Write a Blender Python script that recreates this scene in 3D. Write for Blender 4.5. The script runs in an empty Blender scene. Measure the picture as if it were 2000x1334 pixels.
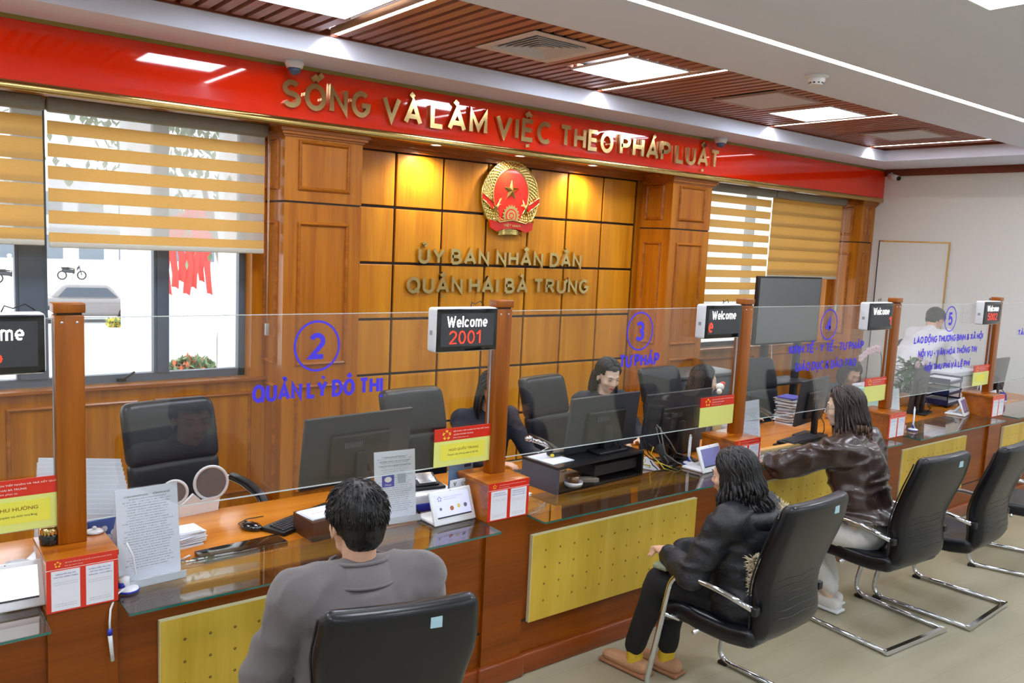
import bpy, bmesh, math, random, unicodedata
import numpy as np
from mathutils import Vector, Matrix, noise as mnoise
SC = bpy.context.scene
COL = SC.collection
PI = math.pi
# ------------------------------------------------------------ camera
YAW, PITCH, ROLL, FPX, CAMH = math.radians(38.2226), math.radians(-6.7506), math.radians(2.7408), 1628.15, 2.1
_f = Vector((math.sin(YAW)*math.cos(PITCH), math.cos(YAW)*math.cos(PITCH), math.sin(PITCH)))
_r = Vector((math.cos(YAW), -math.sin(YAW), 0)); _u = _r.cross(_f)
_r2 = _r*math.cos(ROLL)+_u*math.sin(ROLL); _u2 = -_r*math.sin(ROLL)+_u*math.cos(ROLL)
cam = bpy.data.objects.new('camera', bpy.data.cameras.new('camera')); COL.objects.link(cam)
M = Matrix((_r2, _u2, -_f)).transposed().to_4x4(); M.translation = (0, 0, CAMH)
cam.matrix_world = M
cam.data.sensor_width = 36; cam.data.lens = FPX/2000*36; cam.data.clip_start = .05; cam.data.clip_end = 200
SC.camera = cam
# ------------------------------------------------------------ world, exposure
SC.view_settings.view_transform = 'Standard'; SC.view_settings.look = 'None'
SC.view_settings.gamma = 1; SC.view_settings.use_curve_mapping = False
SC.view_settings.exposure = 0.80
wd = bpy.data.worlds.new('overcast_sky'); SC.world = wd; wd.use_nodes = True
bg = wd.node_tree.nodes['Background']; bg.inputs[0].default_value = (.93, .96, 1, 1); bg.inputs[1].default_value = 1.9
PANEL_E, STRIP_E, SPOT_W, FILL_W = 15.0, 16.0, 24.0, 0.0
try:
    SC.cycles.caustics_reflective = False; SC.cycles.caustics_refractive = False
    SC.cycles.max_bounces = 8; SC.cycles.transparent_max_bounces = 16
    SC.cycles.sample_clamp_indirect = 4
except Exception: pass

# ------------------------------------------------------------ materials
def lin(c):
    c = c/255.0
    return c/12.92 if c <= .04045 else ((c+.055)/1.055)**2.4
def rgb(r, g, b): return (lin(r), lin(g), lin(b), 1)
MATS = {}
def mat(name, col, rough=.5, metal=0., spec=.5, coat=0., emit=0., ecol=None, bump=None, sheen=0., vary=None, alpha=None, trans=None):
    if name in MATS: return MATS[name]
    m = bpy.data.materials.new(name); m.use_nodes = True; nt = m.node_tree; b = nt.nodes['Principled BSDF']
    c = rgb(*col); b.inputs['Base Color'].default_value = c; b.inputs['Roughness'].default_value = rough
    b.inputs['Metallic'].default_value = metal; b.inputs['Specular IOR Level'].default_value = spec
    b.inputs['Coat Weight'].default_value = coat; b.inputs['Coat Roughness'].default_value = .03
    if sheen: b.inputs['Sheen Weight'].default_value = sheen
    if emit:
        b.inputs['Emission Color'].default_value = rgb(*(ecol or col)); b.inputs['Emission Strength'].default_value = emit
    tc = nt.nodes.new('ShaderNodeTexCoord')
    n = nt.nodes.new('ShaderNodeTexNoise'); mp = nt.nodes.new('ShaderNodeMapping')
    nt.links.new(tc.outputs['Object'], mp.inputs[0]); nt.links.new(mp.outputs[0], n.inputs['Vector'])
    sc = bump[0] if bump else 6.
    n.inputs['Scale'].default_value = sc; n.inputs['Detail'].default_value = 4
    if bump and len(bump) > 2: mp.inputs['Scale'].default_value = bump[2]
    v = vary if vary is not None else .06
    mx = nt.nodes.new('ShaderNodeMix'); mx.data_type = 'RGBA'
    mx.inputs[6].default_value = tuple(x*(1-v) for x in c[:3])+(1,); mx.inputs[7].default_value = tuple(min(1, x*(1+v)) for x in c[:3])+(1,)
    nt.links.new(n.outputs['Fac'], mx.inputs[0]); nt.links.new(mx.outputs[2], b.inputs['Base Color'])
    if bump:
        bp = nt.nodes.new('ShaderNodeBump'); bp.inputs['Strength'].default_value = bump[1]; bp.inputs['Distance'].default_value = .01
        nt.links.new(n.outputs['Fac'], bp.inputs['Height']); nt.links.new(bp.outputs[0], b.inputs['Normal'])
    MATS[name] = m; return m
def wood(name, c1, c2, axis='z', rough=.32, scale=14., coat=.25, stretch=.05, bump=.05):
    if name in MATS: return MATS[name]
    m = bpy.data.materials.new(name); m.use_nodes = True; nt = m.node_tree; b = nt.nodes['Principled BSDF']; L = nt.links.new
    b.inputs['Roughness'].default_value = rough; b.inputs['Coat Weight'].default_value = coat*.6; b.inputs['Coat Roughness'].default_value = .12; b.inputs['Specular IOR Level'].default_value = .32
    tc = nt.nodes.new('ShaderNodeTexCoord'); oi = nt.nodes.new('ShaderNodeObjectInfo')
    ad = nt.nodes.new('ShaderNodeVectorMath'); ad.operation = 'ADD'
    sc3 = nt.nodes.new('ShaderNodeVectorMath'); sc3.operation = 'SCALE'; sc3.inputs[0].default_value = (7, 5, 3)
    L(oi.outputs['Random'], sc3.inputs['Scale']); L(tc.outputs['Object'], ad.inputs[0]); L(sc3.outputs[0], ad.inputs[1])
    mp = nt.nodes.new('ShaderNodeMapping'); L(ad.outputs[0], mp.inputs[0])
    s = [1, 1, 1]; s['xyz'.index(axis)] = stretch; mp.inputs['Scale'].default_value = s
    n1 = nt.nodes.new('ShaderNodeTexNoise'); n1.inputs['Scale'].default_value = scale; n1.inputs['Detail'].default_value = 6; n1.inputs['Distortion'].default_value = .6
    n2 = nt.nodes.new('ShaderNodeTexNoise'); n2.inputs['Scale'].default_value = scale*9; n2.inputs['Detail'].default_value = 3
    L(mp.outputs[0], n1.inputs['Vector']); L(mp.outputs[0], n2.inputs['Vector'])
    mm = nt.nodes.new('ShaderNodeMath'); mm.operation = 'MULTIPLY_ADD'; mm.inputs[1].default_value = .35
    L(n2.outputs['Fac'], mm.inputs[0]); L(n1.outputs['Fac'], mm.inputs[2])
    cr = nt.nodes.new('ShaderNodeValToRGB'); cr.color_ramp.elements[0].position = .45; cr.color_ramp.elements[1].position = .9
    cr.color_ramp.elements[0].color = rgb(*c1); cr.color_ramp.elements[1].color = rgb(*c2)
    L(mm.outputs[0], cr.inputs[0]); L(cr.outputs[0], b.inputs['Base Color'])
    bp = nt.nodes.new('ShaderNodeBump'); bp.inputs['Strength'].default_value = bump; bp.inputs['Distance'].default_value = .004
    L(mm.outputs[0], bp.inputs['Height']); L(bp.outputs[0], b.inputs['Normal'])
    MATS[name] = m; return m
def glass(name, tint, gloss=1.45, rough=0., dens=0.):
    m = bpy.data.materials.new(name); m.use_nodes = True; nt = m.node_tree; nt.nodes.clear(); L = nt.links.new
    o = nt.nodes.new('ShaderNodeOutputMaterial'); t = nt.nodes.new('ShaderNodeBsdfTransparent'); g = nt.nodes.new('ShaderNodeBsdfGlossy')
    t.inputs[0].default_value = tint+(1,); g.inputs['Roughness'].default_value = rough; g.inputs[0].default_value = (1, 1, 1, 1)
    fr = nt.nodes.new('ShaderNodeFresnel'); ge = nt.nodes.new('ShaderNodeNewGeometry'); ml = nt.nodes.new('ShaderNodeMapRange')
    ml.inputs['To Min'].default_value = gloss; ml.inputs['To Max'].default_value = 1/gloss; L(ge.outputs['Backfacing'], ml.inputs['Value']); L(ml.outputs[0], fr.inputs[0])
    mx = nt.nodes.new('ShaderNodeMixShader'); L(fr.outputs[0], mx.inputs[0]); L(t.outputs[0], mx.inputs[1]); L(g.outputs[0], mx.inputs[2])
    L(mx.outputs[0], o.inputs[0]); MATS[name] = m; return m
def sheer(name, col, transp, transl=.5):
    m = bpy.data.materials.new(name); m.use_nodes = True; nt = m.node_tree; nt.nodes.clear(); L = nt.links.new
    o = nt.nodes.new('ShaderNodeOutputMaterial'); t = nt.nodes.new('ShaderNodeBsdfTransparent'); d = nt.nodes.new('ShaderNodeBsdfDiffuse'); tl = nt.nodes.new('ShaderNodeBsdfTranslucent')
    tc = nt.nodes.new('ShaderNodeTexCoord'); n = nt.nodes.new('ShaderNodeTexNoise'); mp = nt.nodes.new('ShaderNodeMapping'); mp.inputs['Scale'].default_value = (.1, 1, 1)
    n.inputs['Scale'].default_value = 300; L(tc.outputs['Object'], mp.inputs[0]); L(mp.outputs[0], n.inputs[0])
    hs = nt.nodes.new('ShaderNodeMix'); hs.data_type = 'RGBA'; c = rgb(*col)
    hs.inputs[6].default_value = tuple(x*.85 for x in c[:3])+(1,); hs.inputs[7].default_value = c; L(n.outputs['Fac'], hs.inputs[0])
    L(hs.outputs[2], d.inputs[0]); L(hs.outputs[2], tl.inputs[0])
    a = nt.nodes.new('ShaderNodeMixShader'); a.inputs[0].default_value = transl; L(d.outputs[0], a.inputs[1]); L(tl.outputs[0], a.inputs[2])
    b = nt.nodes.new('ShaderNodeMixShader'); b.inputs[0].default_value = transp; L(a.outputs[0], b.inputs[1]); L(t.outputs[0], b.inputs[2])
    L(b.outputs[0], o.inputs[0]); MATS[name] = m; return m
def printed(name, paper, ink, lines=150., margin=(.09, .14), dens=.47, rough=.5):
    """sheet of small print too small to read: rows of ink blobs, local x across, z up"""
    m = bpy.data.materials.new(name); m.use_nodes = True; nt = m.node_tree; b = nt.nodes['Principled BSDF']; L = nt.links.new
    b.inputs['Roughness'].default_value = rough
    tc = nt.nodes.new('ShaderNodeTexCoord'); sp = nt.nodes.new('ShaderNodeSeparateXYZ'); L(tc.outputs['Object'], sp.inputs[0])
    def mth(op, a, bb=None, c=None):
        n = nt.nodes.new('ShaderNodeMath'); n.operation = op
        for i, v in enumerate((a, bb, c)):
            if v is None: continue
            if isinstance(v, (int, float)): n.inputs[i].default_value = v
            else: L(v, n.inputs[i])
        return n.outputs[0]
    row = mth('MULTIPLY', sp.outputs['Z'], lines); fr = mth('FRACT', row); on = mth('LESS_THAN', fr, .45); fl = mth('FLOOR', row)
    cx = nt.nodes.new('ShaderNodeCombineXYZ'); L(mth('MULTIPLY', sp.outputs['X'], 420.), cx.inputs[0]); L(mth('MULTIPLY', fl, 7.3), cx.inputs[1])
    ns = nt.nodes.new('ShaderNodeTexNoise'); ns.inputs['Scale'].default_value = 1.; ns.inputs['Detail'].default_value = 1; L(cx.outputs[0], ns.inputs[0])
    wv = mth('GREATER_THAN', ns.outputs['Fac'], dens)
    wn = nt.nodes.new('ShaderNodeTexWhiteNoise'); wn.noise_dimensions = '1D'; L(fl, wn.inputs['W'])
    lim = mth('MULTIPLY_ADD', wn.outputs[0], -.03, margin[0]); ax = mth('ABSOLUTE', sp.outputs['X']); inx = mth('LESS_THAN', ax, lim)
    az = mth('LESS_THAN', mth('ABSOLUTE', sp.outputs['Z']), margin[1])
    fac = mth('MULTIPLY', mth('MULTIPLY', on, wv), mth('MULTIPLY', inx, az))
    mx = nt.nodes.new('ShaderNodeMix'); mx.data_type = 'RGBA'; mx.inputs[6].default_value = rgb(*paper); mx.inputs[7].default_value = rgb(*ink)
    L(mth('MULTIPLY', fac, .5), mx.inputs[0]); L(mx.outputs[2], b.inputs['Base Color']); MATS[name] = m; return m

W_WALL = wood('honey_veneer', (160, 90, 8), (202, 130, 24), 'z', .30, 9)
W_GRID = wood('golden_veneer', (184, 114, 10), (222, 154, 34), 'z', .32, 7)
W_COL = wood('column_veneer', (154, 84, 10), (196, 122, 24), 'z', .28, 9)
W_MOLD = wood('moulding_wood', (142, 76, 14), (186, 112, 34), 'x', .3, 16)
W_DESKTOP = wood('desktop_wood', (184, 104, 18), (220, 142, 42), 'x', .22, 7, .35)
W_FRONT = wood('counter_front_wood', (112, 50, 2), (150, 76, 6), 'x', .36, 8, .1)
W_POST = wood('post_wood', (130, 64, 4), (172, 96, 12), 'z', .28, 16, .3)
W_CAP = wood('pedestal_wood', (142, 70, 8), (188, 108, 22), 'x', .24, 12, .4)
W_BASE = wood('plinth_wood', (116, 50, 12), (156, 78, 26), 'x', .3, 10, .4)
W_PEG = wood('pegboard_wood', (204, 166, 50), (226, 192, 78), 'z', .4, 10, .1, .06)
W_PEGE = mat('pegboard_edge', (224, 214, 170), .5)
W_PALE = wood('pale_wood', (206, 150, 74), (232, 184, 108), 'x', .4, 8, .1)
W_SLAT = wood('slat_wood', (146, 88, 70), (184, 124, 102), 'y', .42, 14, .1)
W_TRIM = wood('dark_trim_wood', (104, 50, 32), (132, 66, 42), 'y', .4, 10, .1)
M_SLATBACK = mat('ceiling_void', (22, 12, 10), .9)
M_GAP = mat('dark_joint', (44, 26, 16), .6)
M_WHITE = mat('ceiling_paint', (228, 236, 255), .85, vary=.01)
M_FLOOR = None
M_RED = mat('red_lacquer', (232, 44, 6), .04, spec=.6, coat=.3, vary=.02)
M_GOLD = mat('polished_gold', (222, 196, 134), .16, 1., vary=.03)
M_GOLDT = mat('gold_trim_metal', (196, 168, 104), .14, 1., bump=(3, .3, (1, 1, .4)), vary=.04)
M_GOLDE = mat('emblem_gold', (226, 208, 132), .22, 1., vary=.08)
M_ERED = mat('emblem_red', (220, 28, 10), .18, coat=.5)
M_STEEL = mat('chrome', (214, 216, 220), .09, 1.)
M_ALU = mat('window_frame_paint', (92, 104, 118), .4)
M_LEATH = mat('black_leather', (10, 12, 19), .34, spec=.42, coat=.12, bump=(260, .03), vary=.1)
M_LEATS = mat('staff_chair_leather', (22, 26, 34), .38, spec=.45, bump=(220, .03), vary=.1)
M_BLACK = mat('black_plastic', (20, 21, 24), .4)
M_DARK = mat('dark_grey_plastic', (46, 50, 56), .45)
M_SCRN = mat('dark_screen', (10, 12, 16), .06, spec=.7)
M_TV = mat('matt_screen', (104, 108, 108), .3, spec=.5)
M_WPL = mat('white_plastic', (232, 236, 240), .3)
M_WCER = mat('white_ceramic', (226, 230, 232), .18, coat=.4)
M_PAPER = mat('white_paper', (226, 232, 240), .7)
M_BLUEG = mat('blue_vinyl', (72, 56, 224), .5)
M_SIGNR = mat('red_print', (222, 46, 24), .3, coat=.3)
M_YEL = mat('yellow_card', (230, 234, 132), .45, coat=.15)
M_YEL2 = mat('bright_yellow_card', (240, 234, 84), .45, coat=.15)
M_INKB = mat('blue_ink', (70, 70, 170), .6)
M_INKD = mat('dark_ink', (66, 66, 66), .6)
M_INKO = mat('brown_gold_ink', (150, 104, 20), .6)
M_INKW = mat('white_ink', (246, 236, 226), .6)
M_CABLE = mat('grey_cable', (120, 120, 118), .5)
M_CABLEB = mat('black_cable', (24, 24, 24), .5)
M_BLUE = mat('blue_plastic', (44, 56, 170), .35)
M_NAVY = mat('navy_plastic', (30, 44, 96), .35)
M_SKIN = mat('skin', (226, 178, 148), .5, bump=(120, .04), vary=.05)
M_SKINF = mat('fair_skin', (236, 208, 184), .48, bump=(120, .04), vary=.04)
M_LIP = mat('red_lips', (184, 60, 66), .4)
M_LIPN = mat('natural_lips', (190, 116, 102), .45)
M_EYE = mat('eye_white', (232, 230, 226), .2)
M_IRIS = mat('dark_iris', (24, 16, 12), .15)
M_HAIR = mat('black_hair', (18, 16, 17), .36, spec=.5, bump=(90, .5, (1, 1, .08)), vary=.3)
M_HAIRB = mat('brown_black_hair', (44, 32, 28), .36, spec=.5, bump=(90, .5, (1, 1, .08)), vary=.4)
M_HAIRT = mat('brown_hair_tips', (92, 66, 50), .4, spec=.4, bump=(90, .5, (1, 1, .08)), vary=.4)

# ------------------------------------------------------------ mesh builder
class MB:
    def __init__(s): s.v = []; s.f = []; s.sm = []
    def add(s, vs, fs, smooth=False, T=None):
        o = len(s.v)
        if T is not None: vs = [tuple(T @ Vector(p)) for p in vs]
        s.v.extend([tuple(p) for p in vs]); s.f.extend([tuple(i+o for i in f) for f in fs]); s.sm.extend([smooth]*len(fs)); return s
    def box(s, x0, x1, y0, y1, z0, z1, T=None, bev=0):
        if bev:
            return s.rbox(((x0+x1)/2, (y0+y1)/2, (z0+z1)/2), ((x1-x0)/2, (y1-y0)/2, (z1-z0)/2), bev, 2, T=T)
        v = [(x, y, z) for z in (z0, z1) for y in (y0, y1) for x in (x0, x1)]
        f = [(0, 2, 3, 1), (4, 5, 7, 6), (0, 1, 5, 4), (2, 6, 7, 3), (0, 4, 6, 2), (1, 3, 7, 5)]
        return s.add(v, f, False, T)
    def rbox(s, c, h, r, seg=3, n=(1, 1, 1), deform=None, T=None, smooth=True):
        """rounded box: centre c, half sizes h, radius r; seg quads in the rounding, n quads in the flat"""
        r = min(r, min(h)*.999)
        def axis(hh, k):
            a = [-hh+r*(1-math.cos(PI/2*i/seg)) for i in range(seg)]
            inner = np.linspace(-hh+r, hh-r, k+1).tolist()
            return a+inner+[-x for x in reversed(a)]
        ax = [axis(h[i], n[i]) for i in range(3)]; N = [len(a) for a in ax]
        idx = {}; vs = []; fs = []
        def vid(i, j, k):
            key = (i, j, k)
            if key in idx: return idx[key]
            p = np.array([ax[0][i], ax[1][j], ax[2][k]]); q = np.clip(p, [-(hh-r) for hh in h], [hh-r for hh in h]); d = p-q
            L = np.linalg.norm(d)
            if L > 1e-9: p = q+d/L*r
            p = p+np.array(c)
            if deform: p = deform(*p)
            idx[key] = len(vs); vs.append(tuple(p)); return idx[key]
        for a in range(3):
            b, cc = (a+1) % 3, (a+2) % 3
            for side in (0, N[a]-1):
                for i in range(N[b]-1):
                    for j in range(N[cc]-1):
                        q = []
                        for (di, dj) in ((0, 0), (1, 0), (1, 1), (0, 1)):
                            t = [0, 0, 0]; t[a] = side; t[b] = i+di; t[cc] = j+dj; q.append(vid(*t))
                        fs.append(tuple(q) if side else tuple(reversed(q)))
        return s.add(vs, fs, smooth, T)
    def tube(s, pts, r, n=8, closed=False, T=None, flat=None):
        pts = [Vector(p) for p in pts]; m = len(pts); vs = []; fs = []
        rs = r if isinstance(r, (list, tuple)) else [r]*m
        prev = None
        for i, p in enumerate(pts):
            if closed: t = (pts[(i+1) % m]-pts[i-1])
            else: t = pts[min(i+1, m-1)]-pts[max(i-1, 0)]
            t.normalize()
            if prev is None:
                a = Vector((0, 0, 1)) if abs(t.z) < .9 else Vector((1, 0, 0)); u = t.cross(a).normalized()
            else:
                u = prev-t*prev.dot(t)
                u = u.normalized() if u.length > 1e-6 else t.orthogonal().normalized()
            prev = u; w = t.cross(u)
            for k in range(n):
                a = 2*PI*k/n; e1, e2 = rs[i], rs[i]*(flat or 1)
                vs.append(p+u*math.cos(a)*e1+w*math.sin(a)*e2)
        rings = m if closed else m-1
        for i in range(rings):
            for k in range(n):
                a = i*n+k; b = i*n+(k+1) % n; c = ((i+1) % m)*n+(k+1) % n; d = ((i+1) % m)*n+k
                fs.append((a, b, c, d))
        if not closed:
            fs.append(tuple(reversed(range(n)))); fs.append(tuple(range((m-1)*n, m*n)))
        return s.add(vs, fs, True, T)
    def lathe(s, prof, n=20, c=(0, 0, 0), T=None, smooth=True):
        vs = []; fs = []
        for r, z in prof:
            for k in range(n):
                a = 2*PI*k/n; vs.append((c[0]+r*math.cos(a), c[1]+r*math.sin(a), c[2]+z))
        for i in range(len(prof)-1):
            for k in range(n):
                fs.append((i*n+k, i*n+(k+1) % n, (i+1)*n+(k+1) % n, (i+1)*n+k))
        if prof[0][0] > 1e-6: fs.append(tuple(reversed(range(n))))
        if prof[-1][0] > 1e-6: fs.append(tuple(range((len(prof)-1)*n, len(prof)*n)))
        return s.add(vs, fs, smooth, T)
    def ell(s, c, r, n=14, T=None, R=None):
        vs = []; fs = []; m = max(6, n//2+2); c = Vector(c)
        for i in range(m+1):
            ph = PI*i/m
            for k in range(n):
                a = 2*PI*k/n; p = Vector((r[0]*math.sin(ph)*math.cos(a), r[1]*math.sin(ph)*math.sin(a), r[2]*math.cos(ph)))
                if R is not None: p = R @ p
                vs.append(p+c)
        for i in range(m):
            for k in range(n): fs.append((i*n+k, (i+1)*n+k, (i+1)*n+(k+1) % n, i*n+(k+1) % n))
        return s.add(vs, fs, True, T)
    def cap(s, a, b, ra, rb, n=14, flat=1.):
        """tapered capsule, closed"""
        a = Vector(a); b = Vector(b); d = b-a; L = d.length
        if L < 1e-6: return s.ell(a, (ra,)*3, n)
        d.normalize(); pts = []; rr = []
        for i in range(5):
            t = PI/2*i/5; pts.append(a-d*ra*math.cos(t)); rr.append(max(1e-4, ra*math.sin(t)))
        pts.append(a); rr.append(ra)
        for i in range(1, 4): pts.append(a+(b-a)*i/4); rr.append(ra+(rb-ra)*i/4)
        pts.append(b); rr.append(rb)
        for i in range(1, 6):
            t = PI/2*i/5; pts.append(b+d*rb*math.sin(t)); rr.append(max(1e-4, rb*math.cos(t)))
        return s.tube(pts, rr, n, flat=flat)
    def prism(s, poly, y0, y1, T=None):
        """polygon in xz (counter-clockwise seen from -y), extruded y0..y1"""
        n = len(poly); v = [(x, y0, z) for x, z in poly]+[(x, y1, z) for x, z in poly]
        f = [tuple(range(n)), tuple(reversed(range(n, 2*n)))]+[(i, i+n, (i+1) % n+n, (i+1) % n) for i in range(n)]
        return s.add(v, f, False, T)
    def mesh(s, name):
        me = bpy.data.meshes.new(name); me.from_pydata(s.v, [], s.f); me.polygons.foreach_set('use_smooth', s.sm); me.update(); return me

def rot(ax, deg, c=(0, 0, 0)):
    return Matrix.Translation(c) @ Matrix.Rotation(math.radians(deg), 4, ax) @ Matrix.Translation(-Vector(c))
def loc(x, y, z): return Matrix.Translation((x, y, z))
def link(o, parent=None):
    COL.objects.link(o)
    if parent is not None: o.parent = parent
    return o
def tag(o, label=None, cat=None, group=None, kind=None):
    if label: o['label'] = label
    if cat: o['category'] = cat
    if group: o['group'] = group
    if kind: o['kind'] = kind
    return o
def obj(name, mb, m, parent=None, label=None, cat=None, group=None, kind=None, at=None, rz=0):
    me = mb if isinstance(mb, bpy.types.Mesh) else mb.mesh(name)
    if m is not None and not me.materials: me.materials.append(m)
    o = bpy.data.objects.new(name, me); link(o, parent)
    if at is not None: o.location = at
    if rz: o.rotation_euler.z = math.radians(rz)
    return tag(o, label, cat, group, kind)
def thing(name, label, cat, at=(0, 0, 0), rz=0, group=None, kind=None):
    o = bpy.data.objects.new(name, None); o.empty_display_size = .05; link(o); o.location = at; o.rotation_euler = (0, 0, math.radians(rz))
    return tag(o, label, cat, group, kind)
def struct(name, mb, m, label=None): return obj(name, mb, m, label=label, kind='structure')
def dup(root, at, rz=None, label=None):
    r = root.copy(); COL.objects.link(r); r.location = at
    if rz is not None: r.rotation_euler = (0, 0, math.radians(rz))
    if label: r['label'] = label
    for ch in root.children:
        c = ch.copy(); COL.objects.link(c); c.parent = r
        for g in ch.children:
            d = g.copy(); COL.objects.link(d); d.parent = c
    return r

# ------------------------------------------------------------ stroke lettering
def arc(cx, cy, rx, ry, a0, a1, n=12):
    return [(cx+rx*math.cos(math.radians(a0+(a1-a0)*i/n)), cy+ry*math.sin(math.radians(a0+(a1-a0)*i/n))) for i in range(n+1)]
G = {
 'A': (.78, [[(0, 0), (.39, 1), (.78, 0)], [(.16, .3), (.62, .3)]]),
 'B': (.62, [[(0, 0), (0, 1), (.3, 1)]+arc(.3, .76, .26, .24, 90, -90, 8)+[(0, .52)], [(.3, .52)]+arc(.32, .26, .3, .26, 90, -90, 8)+[(0, 0)]]),
 'C': (.68, [arc(.38, .5, .38, .5, 48, 312, 18)]), 'D': (.7, [[(0, 0), (0, 1), (.3, 1)]+arc(.3, .5, .4, .5, 90, -90, 12)+[(0, 0)]]),
 'E': (.56, [[(.56, 1), (0, 1), (0, 0), (.56, 0)], [(0, .52), (.5, .52)]]),
 'G': (.74, [arc(.38, .5, .38, .5, 48, 330, 18)+[(.74, .45), (.42, .45)]]),
 'H': (.66, [[(0, 0), (0, 1)], [(.66, 0), (.66, 1)], [(0, .52), (.66, .52)]]), 'I': (0, [[(0, 0), (0, 1)]]),
 'K': (.64, [[(0, 0), (0, 1)], [(.62, 1), (0, .42)], [(.22, .6), (.66, 0)]]),
 'L': (.52, [[(0, 1), (0, 0), (.52, 0)]]), 'M': (.8, [[(0, 0), (0, 1), (.4, .2), (.8, 1), (.8, 0)]]),
 'N': (.66, [[(0, 0), (0, 1), (.66, 0), (.66, 1)]]), 'O': (.78, [arc(.39, .5, .39, .5, 0, 360, 24)]),
 'P': (.58, [[(0, 0), (0, 1), (.3, 1)]+arc(.3, .74, .28, .26, 90, -90, 8)+[(0, .48)]]),
 'Q': (.78, [arc(.39, .5, .39, .5, 0, 360, 24), [(.48, .22), (.8, -.06)]]),
 'R': (.64, [[(0, 0), (0, 1), (.3, 1)]+arc(.3, .75, .28, .25, 90, -90, 8)+[(0, .5)], [(.32, .5), (.64, 0)]]),
 'S': (.62, [arc(.31, .755, .3, .245, 35, 270, 12)[:-1]+arc(.31, .255, .31, .255, 90, -150, 14)]),
 'T': (.66, [[(0, 1), (.66, 1)], [(.33, 1), (.33, 0)]]), 'U': (.64, [[(0, 1), (0, .32)]+arc(.32, .32, .32, .32, 180, 360, 12)+[(.64, 1)]]),
 'V': (.74, [[(0, 1), (.37, 0), (.74, 1)]]), 'W': (1.0, [[(0, 1), (.25, 0), (.5, .9), (.75, 0), (1, 1)]]),
 'X': (.68, [[(0, 0), (.68, 1)], [(0, 1), (.68, 0)]]), 'Y': (.7, [[(0, 1), (.35, .46), (.7, 1)], [(.35, .46), (.35, 0)]]),
 'e': (.5, [[(0, .34), (.5, .34)]+arc(.25, .34, .25, .32, 0, 300, 16)]), 'l': (.0, [[(0, 0), (0, 1)]]),
 'c': (.46, [arc(.25, .34, .25, .32, 50, 310, 14)]), 'o': (.5, [arc(.25, .34, .25, .32, 0, 360, 18)]),
 'm': (.74, [[(0, 0), (0, .66)], [(0, .44)]+arc(.185, .46, .185, .2, 180, 0, 8)+[(.37, 0)], [(.37, .44)]+arc(.555, .46, .185, .2, 180, 0, 8)+[(.74, 0)]]),
 '-': (.3, [[(0, .42), (.3, .42)]]), ' ': (.22, []),
 '&': (.7, [[(.7, 0), (.14, .72)]+arc(.3, .8, .17, .2, 200, -40, 10)+[(.1, .42)]+arc(.28, .24, .26, .24, 140, 340, 10)+[(.66, .45)]]),
 '0': (.54, [arc(.27, .5, .27, .5, 0, 360, 24)]), '1': (.26, [[(0, .78), (.26, 1), (.26, 0)]]),
 '2': (.56, [arc(.28, .72, .28, .28, 160, -30, 12)+[(0, 0), (.58, 0)]]),
 '3': (.54, [arc(.26, .76, .26, .24, 150, -90, 10), arc(.26, .26, .28, .26, 90, -150, 12)]),
 '4': (.6, [[(.44, 0), (.44, 1), (0, .28), (.62, .28)]]),
 '5': (.54, [[(.5, 1), (.06, 1), (.02, .54)]+arc(.26, .32, .27, .32, 110, -150, 14)]),
 '6': (.54, [[(.46, .95)]+arc(.34, .5, .34, .48, 90, 180, 8)+arc(.27, .28, .27, .28, 180, 540, 18)]),
}
def strokes(text, t, sp=.18):
    """list of (letter index, polyline) in units of cap height, and the total width"""
    out = []; x = 0; t2 = t/2; i = 0
    for ch in text:
        dec = unicodedata.normalize('NFD', ch); base = dec[0]; dj = base == 'Đ'
        w, ss = G['D' if dj else base]; ss = [list(p) for p in ss]
        if dj: ss.append([(-.14, .5), (.3, .5)])
        y1 = 1.14+t2; hasc = '\u0302' in dec
        for mk in dec[1:]:
            c = w/2
            if mk == '\u0302': ss.append([(c-.17, y1), (c, y1+.15), (c+.17, y1)])
            elif mk == '\u0306': ss.append(arc(c, y1+.12, .17, .14, 200, 340, 6))
            elif mk == '\u0301': ss.append([(c+.02+.16*hasc, y1+.16*hasc), (c+.16+.16*hasc, y1+.16+.16*hasc)])
            elif mk == '\u0300': ss.append([(c-.16, y1+.16), (c+.02, y1)])
            elif mk == '\u0309': ss.append(arc(c, y1+.12, .09, .08, 170, -60, 6)+[(c, y1)])
            elif mk == '\u0303': ss.append([(c-.2, y1), (c-.08, y1+.1), (c+.08, y1), (c+.2, y1+.1)])
            elif mk == '\u0323': ss.append([(c-.01, -.16-t2), (c+.01, -.16-t2-t*.8)])
            elif mk == '\u031b': ss.append([(w-.02, .86), (w+.12, .92), (w+.16, 1.08)])
        for p in ss: out.append((i, [(x+t2+a, b) for a, b in p]))
        x += w+t+sp if base != ' ' else w+.12
        if base != ' ': i += 1
    return out, x-sp
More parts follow.
